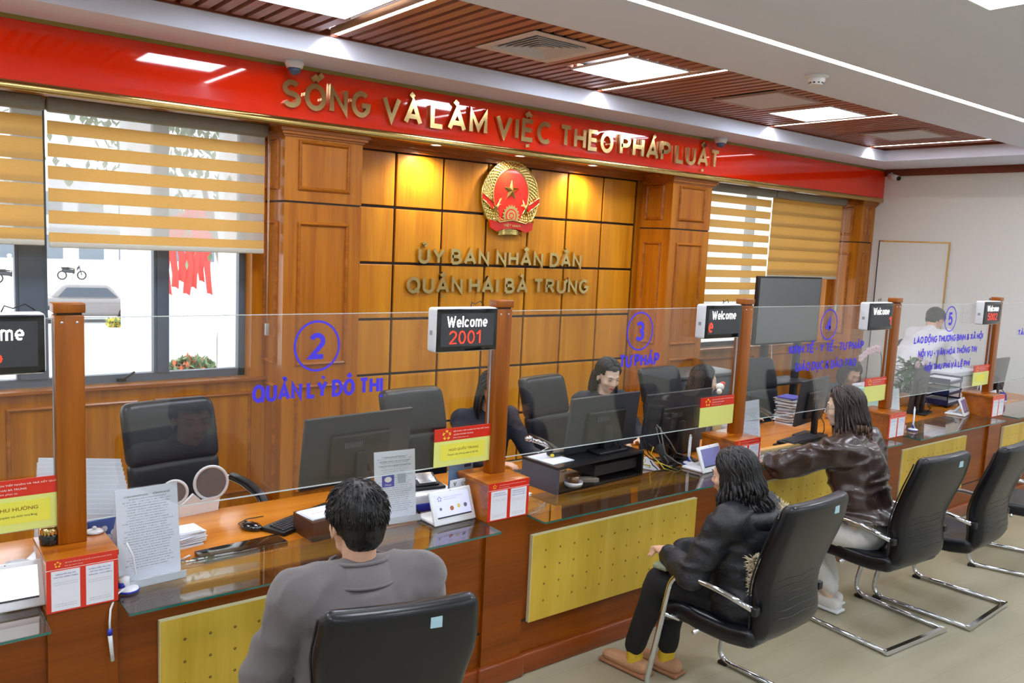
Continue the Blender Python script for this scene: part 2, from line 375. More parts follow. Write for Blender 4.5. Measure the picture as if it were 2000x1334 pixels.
def ribbon(poly, t, mb, y0, y1, T=None):
    p = [Vector(a) for a in poly]; n = len(p)
    closed = (p[0]-p[-1]).length < 1e-4 and n > 3
    if closed: p = p[:-1]; n -= 1
    L = []; R = []
    for i in range(n):
        a = (p[i]-p[i-1]) if (i > 0 or closed) else None; b = (p[(i+1) % n]-p[i]) if (i < n-1 or closed) else None
        if a is not None and a.length < 1e-6: a = None
        if b is not None and b.length < 1e-6: b = None
        da = (a or b).normalized(); db = (b or a).normalized()
        na = Vector((-da.y, da.x)); nb = Vector((-db.y, db.x)); m = (na+nb)
        if m.length < 1e-3: m = na
        m.normalize(); k = t/2/max(.42, m.dot(na)); e = Vector((0, 0))
        L.append(p[i]+m*k); R.append(p[i]-m*k)
    vs = [(q.x, y, q.y) for y in (y0, y1) for q in (L+R)]; N = 2*n; fs = []
    rng = range(n if closed else n-1)
    for i in rng:
        j = (i+1) % n; l0, l1, r0, r1 = i, j, i+n, j+n
        fs.append((r0, r1, l1, l0)); fs.append((l0+N, l1+N, r1+N, r0+N))
        fs.append((l0, l1, l1+N, l0+N)); fs.append((r1, r0, r0+N, r1+N))
    if not closed:
        fs.append((0, N, n+N, n)); fs.append((n-1, 2*n-1, 2*n-1+N, n-1+N))
    mb.add(vs, fs, False, T)
def lettering(text, x0, x1, z0, z1, y, depth, t=.17, T=None, per=False, sp=.18, shear=0):
    """stroke letters in the xz plane facing -y, cap height z0..z1, fitted to x0..x1"""
    ss, w = strokes(text, t, sp); H = z1-z0; sx = (x1-x0)/w; ch = H*(1-t); res = {}; cnt = {}
    tz = t*H
    for i, poly in ss:
        mb = res.setdefault(i if per else 0, MB())
        # scale in x separately; keep stroke thickness by the mean of both scales
        pts = [(x0+a*sx+shear*b*H, z0+tz/2+b*ch) for a, b in poly]
        ribbon(pts, (t*sx+tz)/2, mb, y-depth-.00025*(cnt.setdefault(i, 0)), y, T); cnt[i] += 1
    return [res[k] for k in sorted(res)] if per else res.get(0, MB())
def dots(text, x0, x1, z0, z1, y, pitch, t=.2, clip=None):
    """LED dot matrix version of the lettering"""
    ss, w = strokes(text, t, .16); H = z1-z0; sx = (x1-x0)/w; ch = H*(1-t); tz = t*H/2
    segs = []
    for _, poly in ss:
        q = [(x0+a*sx, z0+tz+b*ch) for a, b in poly]; segs += [(q[i], q[i+1]) for i in range(len(q)-1)]
    mb = MB(); A = np.array([s[0] for s in segs]); B = np.array([s[1] for s in segs])-A; L2 = (B**2).sum(1)+1e-12
    for gx in np.arange(x0-pitch, x1+pitch, pitch):
        for gz in np.arange(z0-pitch, z1+pitch, pitch):
            if clip and not (clip[0] < gx < clip[1]): continue
            P = np.array([gx, gz])-A; k = np.clip((P*B).sum(1)/L2, 0, 1)[:, None]; d = np.sqrt(((P-k*B)**2).sum(1)).min()
            if d < tz: r = pitch*.40; mb.add([(gx-r, y, gz-r), (gx+r, y, gz-r), (gx+r, y, gz+r), (gx-r, y, gz+r)], [(0, 1, 2, 3)])
    return mb
_fc = {}
def fonttext(text, cx, cz, width, height, y, T=None, bold=0.0):
    """small flat print with the built-in font, centred on cx, cz, fitted to width x height, facing -y"""
    key = (text, bold)
    if key not in _fc:
        c = bpy.data.curves.new('t', 'FONT'); c.body = text; c.size = 1; c.offset = bold; c.resolution_u = 2
        o = bpy.data.objects.new('t', c); COL.objects.link(o); dg = bpy.context.evaluated_depsgraph_get(); dg.update()
        me = bpy.data.meshes.new_from_object(o.evaluated_get(dg)); v = [tuple(p.co) for p in me.vertices]; f = [tuple(p.vertices) for p in me.polygons]
        bpy.data.objects.remove(o); bpy.data.curves.remove(c); bpy.data.meshes.remove(me); _fc[key] = (v, f)
    v, f = _fc[key]; xs = [p[0] for p in v]; ys = [p[1] for p in v]; w = max(xs)-min(xs); h = max(ys)-min(ys); mx = (max(xs)+min(xs))/2; my = (max(ys)+min(ys))/2
    return ([(cx+(p[0]-mx)/w*width, y, cz+(p[1]-my)/h*height) for p in v], f)
# ============================================================ ROOM SHELL
XR, XL, YB, YF = 10.4, -3.2, 6.2, -4.6
ZC, ZW = 3.25, 3.385
def floor_mat():
    m = bpy.data.materials.new('vinyl_floor'); m.use_nodes = True; nt = m.node_tree; b = nt.nodes['Principled BSDF']; L = nt.links.new
    tc = nt.nodes.new('ShaderNodeTexCoord'); mp = nt.nodes.new('ShaderNodeMapping'); L(tc.outputs['Object'], mp.inputs[0]); mp.inputs['Rotation'].default_value = (0, 0, .05)
    br = nt.nodes.new('ShaderNodeTexBrick'); br.inputs['Scale'].default_value = 1; br.inputs['Brick Width'].default_value = 1.2; br.inputs['Row Height'].default_value = .2
    br.inputs['Mortar Size'].default_value = .0012; br.inputs['Color1'].default_value = rgb(178, 171, 146); br.inputs['Color2'].default_value = rgb(173, 166, 141); br.inputs['Mortar'].default_value = rgb(160, 153, 130)
    n = nt.nodes.new('ShaderNodeTexNoise'); n.inputs['Scale'].default_value = 2.2; n.inputs['Detail'].default_value = 5
    ms = nt.nodes.new('ShaderNodeMapping'); ms.inputs['Scale'].default_value = (.5, 2.4, 1); L(tc.outputs['Object'], ms.inputs[0]); L(ms.outputs[0], n.inputs[0])
    mx = nt.nodes.new('ShaderNodeMix'); mx.data_type = 'RGBA'; mx.blend_type = 'MULTIPLY'; mx.inputs[0].default_value = 1
    cr = nt.nodes.new('ShaderNodeValToRGB'); cr.color_ramp.elements[0].position = .3; cr.color_ramp.elements[1].position = .75
    cr.color_ramp.elements[0].color = (.8, .79, .76, 1); cr.color_ramp.elements[1].color = (1, 1, 1, 1); L(n.outputs['Fac'], cr.inputs[0])
    L(mp.outputs[0], br.inputs['Vector']); L(br.outputs['Color'], mx.inputs[6]); L(cr.outputs[0], mx.inputs[7]); L(mx.outputs[2], b.inputs['Base Color'])
    b.inputs['Roughness'].default_value = .34; return m
struct('floor', MB().box(XL, XR, YF, YB, -.05, 0), floor_mat(), 'greyish beige vinyl floor with faint plank joints')
M_WALLP = mat('grey_beige_wallpaper', (238, 240, 236), .7, bump=(40, .12, (8, 8, .25)), vary=.07)
M_FWALL = mat('painted_wall', (216, 214, 206), .8)
# ceiling: lower field, wood recess, soffit
b = MB().box(XL, XR, YF, 2.845, ZC, ZC+.06).box(XL, XR, 2.9, 3.5, ZC, ZC+.06).box(XL, XR, 5.2, YB, ZC, ZC+.06).box(9.5, XR, 3.5, 5.2, ZC, ZC+.06)
ceil_o = struct('ceiling', b, M_WHITE, 'white plaster ceiling around a recess of brown timber slats')
obj('ceiling_step', MB().box(XL, 9.5, 5.2, 5.215, ZC+.06, 3.46).box(XL, 9.5, 3.485, 3.5, ZC+.06, 3.46).box(9.5, 9.515, 3.5, 5.2, ZC+.06, 3.46), M_WHITE, ceil_o)
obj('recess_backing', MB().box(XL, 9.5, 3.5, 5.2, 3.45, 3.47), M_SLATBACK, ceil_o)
obj('recess_rim', MB().box(XL, 9.5, 5.185, 5.2, ZW-.012, ZW+.03).box(9.485, 9.5, 3.5, 5.185, ZW-.012, ZW+.03), W_TRIM, ceil_o)
holes = []
for i in range(-1, 4): holes.append((1.75+2.41*i, 2.35+2.41*i, 4.12, 4.74))
vents = [(3.27, 3.9, 4.07, 4.7), (5.75, 6.38, 4.07, 4.7), (8.16, 8.79, 4.12, 4.75)]
strips = [2.49+2.41*i-.02*i for i in range(-2, 3)]+[9.17]
slm = {}
def slat(x, y0, y1):
    k = round(y1-y0, 3)
    if k not in slm: slm[k] = MB().box(-.0315, .0315, 0, y1-y0, 0, .05).mesh('slat')
    obj('slat', slm[k], W_SLAT, ceil_o, at=(x, y0, ZW))
for i in range(126):
    x = XL+.05+i*.1
    if x > 9.46: break
    if any(abs(x-s) < .045 for s in strips): continue
    cut = [h for h in holes[:4]+vents if h[0]-.015 < x < h[1]+.015]
    if cut: h = cut[0]; slat(x, 3.5, h[2]); slat(x, h[3], 5.185)
    else: slat(x, 3.5, 5.185)
# lamps
M_PANEL = mat('led_panel_diffuser', (255, 252, 250), .5, emit=PANEL_E, ecol=(236, 243, 255), vary=0)
M_STRIPE = mat('led_strip_diffuser', (255, 252, 255), .5, emit=STRIP_E, ecol=(252, 248, 255), vary=0)
def panel(x0, x1, y0, y1, z, label, group=None):
    t = thing('ceiling_panel_light', label, 'light', ((x0+x1)/2, (y0+y1)/2, z), group=group)
    hx, hy = (x1-x0)/2, (y1-y0)/2; w = .012
    obj('frame', MB().box(-hx, hx, -hy, -hy+w, -.004, .012).box(-hx, hx, hy-w, hy, -.004, .012).box(-hx, -hx+w, -hy+w, hy-w, -.004, .012).box(hx-w, hx, -hy+w, hy-w, -.004, .012), M_WPL, t)
    obj('diffuser', MB().box(-hx+w, hx-w, -hy+w, hy-w, .002, .01), M_PANEL, t)
pl = ['square white ceiling light panel in the slats at the top left edge', 'square slat ceiling light panel cut by the top edge, beside the brightest strip',
      'square ceiling light panel in the slats right of the grilled air vent', 'smallest square ceiling light panel in the slats, beside the far flat vents']
for i, h in enumerate(holes[:4]): panel(*h, ZW-.004, pl[i])
k = 0
for x0 in (-1.34, 1.06, 3.46, 5.88, 8.3):
    for y0 in (1.2, -1.25, -3.7):
        if (x0, y0) == (3.46, 1.2): panel(x0, x0+.6, y0, y0+.6, ZC-.006, 'square light panel in the white ceiling cut by the top right corner')
        else: panel(x0, x0+.6, y0, y0+.6, ZC-.006, 'square light panel in the white ceiling above the public area, outside the view', 'light panels over the public area')
sl = ['thin light strip across the slats at the far left', 'thin light strip across the slats left of the view', 'bright light strip across the slats nearest the top left light panel', 'light strip across the slats right of the second square panel',
      'light strip across the slats right of the third square panel', 'farthest and shortest looking light strip at the end of the slats']
for i, x in enumerate(strips):
    t = thing('linear_light', sl[i], 'light', (x, 4.35, ZW))
    obj('channel', MB().box(-.028, -.018, -.83, .83, -.004, .04).box(.018, .028, -.83, .83, -.004, .04), mat('strip_channel', (196, 150, 110), .4), t)
    obj('diffuser', MB().box(-.018, .018, -.8, .8, -.002, .02), M_STRIPE, t)
t = thing('cove_light', 'long continuous white light line running across the white ceiling', 'light', (3.6, 2.8725, ZC))
obj('diffuser', MB().box(-6.8, 6.8, -.026, .026, .0, .01), M_STRIPE, t)
# vents
def vent(h, label, grille):
    t = thing('ceiling_vent', label, 'vent', ((h[0]+h[1])/2, (h[2]+h[3])/2, ZW-.004)); s = (h[1]-h[0])/2
    m = mat('vent_paint', (214, 212, 216), .5)
    if grille:
        def ring(a, b, z0, z1):
            mb = MB()
            for k in range(4):
                R = Matrix.Rotation(PI/2*k, 4, 'Z'); mb.add([(-a, -a, z0), (a, -a, z0), (b, -b, z1), (-b, -b, z1), (-a, -a, z0+.004), (a, -a, z0+.004), (b, -b, z1+.004), (-b, -b, z1+.004)], [(0, 3, 2, 1), (4, 5, 6, 7), (0, 1, 5, 4), (3, 7, 6, 2)], False, R)
            return mb
        obj('frame', ring(s, s-.07, -.006, -.004), m, t)
        for k in range(6): obj('louvre', ring(s-.07-k*.037, s-.09-k*.037, -.006, .014), m, t)
        obj('louvre', MB().box(-.03, .03, -.03, .03, -.006, .0), m, t)
        obj('duct', MB().box(-s+.01, s-.01, -s+.01, s-.01, .03, .04), M_BLACK, t)
    else:
        w = .025
        obj('frame', MB().box(-s, s, -s, -s+w, -.008, .01).box(-s, s, s-w, s, -.008, .01).box(-s, -s+w, -s+w, s-w, -.008, .01).box(s-w, s, -s+w, s-w, -.008, .01), mat('vent_rim', (190, 160, 150), .5), t)
        mb = MB()
        for k in range(36): mb.box(-s+w, s-w, -s+w+k*(2*s-2*w)/36, -s+w+(k+.75)*(2*s-2*w)/36, -.003, .002)
        obj('fine_grille', mb, m, t, kind='stuff')
        obj('duct', MB().box(-s+.01, s-.01, -s+.01, s-.01, .006, .008), M_BLACK, t)
vent(vents[0], 'white square air vent with nested louvres in the slat ceiling', True)
vent(vents[1], 'flat grey square grille in the slats nearer the smoke detector', False)
vent(vents[2], 'flat grey square grille in the slats at the far right end', False)
t = thing('smoke_detector', 'round white smoke detector on the white ceiling', 'detector', (4.87, 3.17, ZC))
obj('base', MB().lathe([(0, 0), (.075, 0), (.075, -.008), (.06, -.014), (0, -.014)], 28), M_WPL, t)
obj('housing', MB().lathe([(.055, -.012), (.056, -.03), (.045, -.04), (.042, -.052), (.03, -.058), (0, -.058)], 28), M_WPL, t)
mb = MB()
for k in range(10): mb.box(-.006, .006, .04, .047, -.05, -.042, T=Matrix.Rotation(k*PI/5, 4, 'Z'))
obj('sensor_slot', mb, M_DARK, t)
def dome(x, y, label):
    t = thing('dome_camera', label, 'camera', (x, y, ZC))
    obj('housing', MB().lathe([(0, 0), (.062, 0), (.064, -.02), (.055, -.045), (.05, -.05), (0, -.05)], 28), M_WPL, t)
    obj('dome', MB().lathe([(.045, -.05), (.042, -.068), (.03, -.085), (.014, -.093), (0, -.095)], 24), mat('smoked_dome', (60, 80, 110), .08, coat=.6), t)
dome(2.37, 5.53, 'white dome camera on the soffit above the start of the gold slogan')
dome(6.92, 5.53, 'white dome camera on the soffit above the end of the gold slogan')
t = thing('bullet_camera', 'small white and black bullet camera in the corner by the red fascia', 'camera', (10.4, 5.55, 3.2))
obj('bracket', MB().tube([(0, 0, 0), (-.04, 0, 0), (-.06, -.01, -.03)], .014, 10), M_WPL, t)
obj('body', MB().tube([(-.05, .02, -.03), (-.09, -.12, -.07)], [.034, .034], 16), M_WPL, t)
obj('lens', MB().tube([(-.09, -.12, -.07), (-.095, -.135, -.074)], [.03, .026], 16), M_BLACK, t)

# walls
struct('wall_front', MB().box(XL, XR, YF-.1, YF, 0, 3.4), M_FWALL); struct('wall_left', MB().box(XL-.1, XL, YF-.1, YB+.3, 0, 3.5), M_FWALL)
struct('wall_right', MB().box(XR, XR+.1, YF-.1, YB+.3, 0, 3.5), M_WALLP, 'grey beige papered wall with faint vertical streaks at the far right')
struct('trim_1', MB().box(XR-.03, XR, YF, 5.65, 3.165, ZC), W_TRIM, 'dark brown timber cornice along the top of the right wall')
t = thing('door_1', 'flush jib door in the papered right wall outlined by thin gold strips', 'door', (XR, 5.2, 0), kind='structure'); del t['category']
obj('leaf', MB().box(-.012, 0, -.44, .43, .0, 2.34), M_WALLP, t)
obj('gold_strip', MB().box(-.018, 0, -.455, -.44, 0, 2.355), M_GOLD, t); obj('gold_strip', MB().box(-.018, 0, -.44, .43, 2.34, 2.355), M_GOLD, t)
obj('gold_strip', MB().box(-.018, 0, .43, .44, 0, 2.355), M_DARK, t)
# back wall : sections  window | column | grid | column | window | column
wb = MB().box(XL, 2.4, 6.06, YB+.1, 0, .995).box(7.1, 10.08, 6.06, YB+.1, 0, .995).box(XL, 2.4, 6.06, YB+.1, 2.86, 3.3).box(7.1, 10.08, 6.06, YB+.1, 2.86, 3.3).box(2.4, 7.1, 6.2, YB+.2, 0, 3.3).box(10.08, XR, 6.2, YB+.2, 0, 3.3)
wb.box(2.3, 2.4, 6.08, YB+.1, .995, 2.86).box(7.1, 7.2, 6.08, YB+.1, .995, 2.86).box(9.98, 10.08, 6.08, YB+.1, .995, 2.86)
wall_b = struct('wall_back', wb, W_WALL, 'honey coloured timber panelled back wall')
obj('ledge', MB().box(XL, 2.4, 6.02, 6.08, .985, 1.005).box(7.1, 10.08, 6.02, 6.08, .985, 1.005), W_MOLD, wall_b)
def wallframe(x0, x1, z0, z1, y, d=.02, w=.03):
    """picture-frame moulding with mitred corners in the xz plane facing -y"""
    mb = MB(); prof = [(0, 0), (.2, .7), (.5, 1), (.8, .7), (1, 0)]
    c = [(x0, z0), (x1, z0), (x1, z1), (x0, z1)]; n = [(1, 1), (-1, 1), (-1, -1), (1, -1)]
    for k in range(4):
        (ax, az), (bx, bz) = c[k], c[(k+1) % 4]; (an, am), (bn, bm) = n[k], n[(k+1) % 4]
        for q in range(4):
            (s0, h0), (s1, h1) = prof[q], prof[q+1]
            mb.add([(ax+an*w*s0, y-d*h0, az+am*w*s0), (bx+bn*w*s0, y-d*h0, bz+bm*w*s0), (bx+bn*w*s1, y-d*h1, bz+bm*w*s1), (ax+an*w*s1, y-d*h1, az+am*w*s1)], [(0, 1, 2, 3)])
    return mb
for a, bb in ((-2.6, -1.6), (-1.5, -.5), (-.4, .6), (.7, 1.5), (1.6, 2.3), (7.25, 8.5), (8.6, 9.9)):
    obj('panel_moulding', wallframe(a, bb, .12, .9, 6.06), W_MOLD, wall_b)
# golden grid of veneer panels
obj('grid_backing', MB().box(3.0, 6.49, 6.185, 6.2, 0, 2.87), M_GAP, wall_b)
gx = [3.0, 3.543, 4.017, 4.493, 4.975, 5.452, 5.93, 6.4]; gz = [0, .47, .94, 1.41, 1.88, 2.345, 2.8]
pm = {}
for i in range(7):
    for j in range(6):
        w, h = gx[i+1]-gx[i]-.022, gz[j+1]-gz[j]-.022; k = (round(w, 3), round(h, 3))
        if k not in pm: pm[k] = MB().rbox((0, 0, 0), (w/2, .012, h/2), .004, 1, smooth=False).mesh('panel')
        obj('panel', pm[k], W_GRID, wall_b, at=((gx[i]+gx[i+1])/2, 6.172, (gz[j]+gz[j+1])/2))
obj('panel', MB().box(6.42, 6.49, 6.16, 6.185, 0, 2.8), W_WALL, wall_b)
obj('cornice', MB().box(3.0, 6.49, 6.12, 6.2, 2.8, 2.84).box(3.0, 6.49, 6.09, 6.2, 2.835, 2.875), W_MOLD, wall_b)
# fascia
fa = thing('trim_2', 'long glossy red fascia board with gold edges above the back wall', 'fascia', (0, 0, 0), kind='structure'); del fa['category']
obj('red_board', MB().box(XL, XR, 5.65, 5.67, 2.885, 3.225), M_RED, fa)
obj('gold_edge', MB().rbox(((XL+XR)/2, 5.652, 2.862), ((XR-XL)/2, .016, .028), .014, 3, n=(60, 1, 1)), M_GOLDT, fa); obj('gold_edge', MB().box(XL, XR, 5.642, 5.67, 3.225, 3.25), mat('olive_gold', (150, 134, 66), .4, .6), fa)
obj('soffit', MB().box(XL, XR, 5.67, 6.2, 2.87, 2.89), W_MOLD, fa)
# pilasters
def pilaster(x0, x1, label, right_side=True):
    t = thing('pilaster', label, 'column', ((x0+x1)/2, 5.97, 0), kind='structure'); del t['category']
    cx = (x0+x1)/2; hx = (x1-x0)/2; yf = 5.74-5.97; yb = 6.2-5.97
    obj('shaft', MB().box(-hx, hx, yf, yb, 0, 2.31), W_COL, t); obj('head_block', MB().box(-hx, hx, yf, yb, 2.325, 2.87), W_COL, t)
    obj('joint', MB().box(-hx+.008, hx-.008, yf+.008, yb, 2.31, 2.325), M_GAP, t)
    for (z0, z1) in ((2.4, 2.76), (1.12, 2.18), (.16, .98)):
        obj('panel_moulding', wallframe(-hx+.1, hx-.1, z0, z1, yf), W_MOLD, t)
        for sd in (-1, 1):
            R = Matrix.Translation((sd*hx, (yf+yb)/2, 0)) @ Matrix.Rotation(sd*PI/2, 4, 'Z')
            f = wallframe(-.125, .125, z0, z1, 0); f.v = [tuple(R @ Vector(p)) for p in f.v]; obj('panel_moulding', f, W_MOLD, t)
    mb = MB()
    for k, (e, z0, z1) in enumerate(((.012, 2.775, 2.79), (.03, 2.79, 2.81), (.045, 2.81, 2.835), (.06, 2.835, 2.868))):
        mb.box(-hx-e, min(hx+e, XR-cx), yf-e, yb, z0, z1)
    obj('cornice', mb, W_MOLD, t)
    obj('plinth', MB().box(-hx-.02, min(hx+.02, XR-cx), yf-.02, yb, 0, .1), W_BASE, t)
pilaster(2.4, 3.01, 'left timber pilaster between the big window and the golden grid wall'); pilaster(6.49, 7.1, 'middle timber pilaster right of the golden grid wall'); pilaster(10.08, 10.4, 'timber pilaster in the far right corner')
# windows
M_PANE = glass('window_pane_glass', (.97, .98, .99))
def window(n, x0, x1, mull, z0=1.0, z1=2.86, handle=None):
    t = thing('window_%d' % n, 'grey framed window with tall fixed panes', 'window', (0, 6.24, 0), kind='structure'); del t['category']
    fb = MB().box(x0, x1, -.03, .03, z0, z0+.055).box(x0, x1, -.03, .03, z1-.05, z1).box(x0, x0+.05, -.03, .03, z0, z1).box(x1-.05, x1, -.03, .03, z0, z1)
    obj('frame', fb, M_ALU, t); ed = [x0+.05]
    for a, bb in mull: obj('mullion', MB().box(a, bb, -.035, .03, z0+.055, z1-.05).box(a+.02, bb-.02, -.045, -.035, z0+.055, z1-.05), M_ALU, t); ed += [a, bb]
    ed.append(x1-.05)
    for i in range(0, len(ed), 2):
        if ed[i+1]-ed[i] > .05: obj('pane', MB().box(ed[i], ed[i+1], -.004, .004, z0+.055, z1-.05), M_PANE, t)
    return t
w1 = window(1, XL, 2.3, [(-2.3, -2.17), (-1.5, -1.4), (-.75, -.63), (.06, .16), (.79, .975), (1.64, 1.745)])
w1['label'] = 'big grey framed window on the left with the street behind'
obj('handle', MB().rbox((1.42, -.05, 1.02), (.03, .015, .012), .006).tube([(1.4, -.06, 1.025), (1.43, -.075, 1.03), (1.5, -.08, 1.075)], .008, 8), M_BLACK, w1)
w2 = window(2, 7.2, 9.98, [(7.42, 7.56), (8.4, 8.52), (9.2, 9.3)]); w2['label'] = 'grey framed window right of the middle pilaster behind striped blinds'
obj('added_outer_render', MB().box(XL-.1, XR+.1, 6.31, 6.36, -1.75, .97).box(XL-.1, XR+.1, 6.31, 6.36, 2.9, 3.6).box(2.32, 7.18, 6.31, 6.36, .97, 2.9), mat('outer_bounce_white', (236, 236, 238), .9), wall_b)  # unseen white wall facing, added so the light bounced outside is not orange
# zebra blinds
M_BAND = sheer('yellow_blind_fabric', (250, 214, 136), .0, .42); M_BANDS = sheer('yellow_blind_fabric_doubled', (240, 192, 104), .0, .3); M_SHEER = sheer('sheer_blind_fabric', (226, 224, 216), .55, .6)
M_CASS = mat('blind_cassette', (142, 138, 122), .5); M_RAIL = mat('blind_rail', (206, 204, 190), .5)
def blind(x0, x1, zb, label, open_=True, cord=False, ph=0., shut=False):
    t = thing('zebra_blind', label, 'blind', ((x0+x1)/2, 5.95, 0)); h = (x1-x0)/2-.008
    z = 2.715+ph; P = .1375
    zz = 2.78
    while z > zb:
        ob, s0 = (.082, .0555) if open_ else (.128, .0095)
        top = min(z, 2.78); bot = max(z-ob, zb)
        if zz-top > .003: obj('opaque_band' if shut else 'sheer_band', MB().box(-h, h, -.0015, .0015, top, zz), M_BANDS if shut else M_SHEER, t)
        if top > bot:
            obj('opaque_band', MB().box(-h, h, -.003, .003, bot, top), M_BAND, t)
            if not open_: obj('opaque_band', MB().box(-h, h, .004, .007, max(zb, bot+.0), bot+.035), M_BANDS, t)
        zz = bot; z -= P
    if zz-zb > .003: obj('sheer_band', MB().box(-h, h, -.0015, .0015, zb, zz), M_SHEER, t)
    obj('cassette', MB().rbox((0, -.02, 2.81), (h+.008, .045, .045), .02, 3, n=(8, 1, 1)), M_CASS, t)
    obj('bottom_rail', MB().rbox((0, 0, zb-.014), (h, .012, .018), .008, 2, n=(8, 1, 1)), M_RAIL, t)
    if cord:
        zc = 1.42 if cord == 1 else 1.5
        obj('cord', MB().tube([(h+.01, -.04, 2.78), (h+.015, -.04, zc)], .003, 6).tube([(h+.03, -.02, 2.78), (h+.025, -.02, zc)], .003, 6), mat('cord', (216, 190, 170), .6), t)
        obj('cord_weight', MB().rbox((h+.02, -.03, zc-.04), (.014, .014, .045), .006), mat('clear_plastic', (170, 170, 165), .15, coat=.5), t)
blind(-3.2, -1.8, 1.99, 'yellow striped blind out of view at the far left', False); blind(-1.8, -.45, 1.99, 'closed yellow blind left of the view', False)
blind(-.45, .93, 1.975, 'closed yellow zebra blind at the left edge with thin light lines', False, ph=.02)
blind(.94, 2.345, 1.965, 'wide half open yellow and sheer zebra blind on the left window', True, 1)
blind(7.22, 8.46, 1.33, 'half open striped blind hanging lowest, right of the middle pilaster', True, ph=.02)
blind(8.47, 9.98, 1.86, 'closed yellow blind behind the big dark screen', False, 2, shut=True)
# downlights
dl = ['recessed round downlight under the fascia left of the emblem', 'recessed round downlight under the fascia above the emblem', 'recessed round downlight under the fascia right of the emblem']
M_DL = mat('downlight_glow', (255, 244, 220), .5, emit=22, ecol=(255, 240, 210), vary=0)
for i, x in enumerate((3.76, 4.64, 5.52)):
    t = thing('downlight', dl[i], 'light', (x, 5.9, 2.868))
    obj('rim', MB().lathe([(.055, 0), (.055, -.006), (.042, -.008), (.04, 0)], 28), M_WPL, t)
    obj('lens', MB().lathe([(.041, -.002), (0, -.003)], 24), M_DL, t)
    l = bpy.data.lights.new('spot', 'SPOT'); l.energy = SPOT_W; l.color = (1, .88, .66); l.spot_size = math.radians(168); l.spot_blend = 1.0; l.shadow_soft_size = .03
    o = bpy.data.objects.new('spot_lamp', l); link(o, t); o.location = (0, .12, -.06); o.rotation_euler = (math.radians(2), 0, 0)
# added lamps that stand in for the strips' own glints on the white step
for i, x in enumerate(strips[1:]):
    l = bpy.data.lights.new('added_glint_spot', 'SPOT'); l.energy = 5; l.spot_size = math.radians(110); l.spot_blend = .5; l.shadow_soft_size = .01
    o = bpy.data.objects.new('added_glint_spot', l); link(o); o.location = (x-.02, 5.14, ZW-.02); o.rotation_euler = (math.radians(38), 0, 0)
    tag(o, 'added spot lamp for the glint at the end of a ceiling strip', 'light', 'added glint lamps at the ends of the ceiling strips')
# slogan
def sign(name, label, words, y, z0, z1, t, depth, m, T=None):
    r = thing(name, label, 'lettering', (words[0][1], y, z0))
    for w, a, bb in words:
        for mb in lettering(w, a-words[0][1], bb-words[0][1], 0, z1-z0, 0, depth, t, per=True): obj('letter', mb, m, r)
sign('slogan_lettering', 'long line of polished gold capital letters on the glossy red fascia',
     [('SỐNG', 2.325, 3.0), ('VÀ', 3.1, 3.445), ('LÀM', 3.52, 4.065), ('VIỆC', 4.15, 4.75), ('THEO', 4.845, 5.495), ('PHÁP', 5.585, 6.28), ('LUẬT', 6.36, 7.03)], 5.645, 2.952, 3.142, .2, .028, M_GOLD)
sign('committee_lettering', 'gold capital letters ỦY BAN NHÂN DÂN on the golden grid wall', [('ỦY', 3.765, 4.035), ('BAN', 4.1, 4.515), ('NHÂN', 4.595, 5.155), ('DÂN', 5.24, 5.65)], 6.155, 1.885, 2.022, .2, .03, M_GOLD)
sign('district_lettering', 'gold capital letters QUẬN HAI BÀ TRƯNG, lower line on the grid wall', [('QUẬN', 3.66, 4.235), ('HAI', 4.305, 4.635), ('BÀ', 4.71, 4.985), ('TRƯNG', 5.055, 5.77)], 6.155, 1.63, 1.772, .2, .03, M_GOLD)
# ============================================================ COUNTER
ZG, ZD, YFR = .815, .77, 2.96      # glass top, desk top, front of the pillars
cols = [(.447, .66), (2.235, 2.47), (4.045, 4.285), (5.83, 6.065), (7.55, 7.785)]
posts = [.503, 2.335, 4.2, 6.005, 7.765]
bays = [(-1.4, .447), (.66, 2.235), (2.47, 4.045), (4.285, 5.83), (6.065, 7.55), (7.785, 9.6)]
M_CGLASS = glass('counter_glass', (.80, .86, .84), 1.62); M_GEDGE = mat('glass_edge_green', (44, 108, 98), .1, coat=.5)
M_SGLASS = glass('screen_glass', (.955, .965, .965), 1.5); M_SEDGE = mat('screen_edge', (206, 218, 220), .12, coat=.5)
bl = ['left end bay of the service counter below the first counter screen', 'service counter bay in front of the man in grey', 'service counter bay with the large perforated board left of the woman in black',
      'service counter bay where the woman in brown leather leans', 'service counter bay behind the empty black chair', 'far right bay of the service counter']
pegs = [(-.9, .2), (.80, 1.98), (2.515, 3.728), (4.4, 5.53), (6.02+.06, 7.13), (7.85, 9.1)]
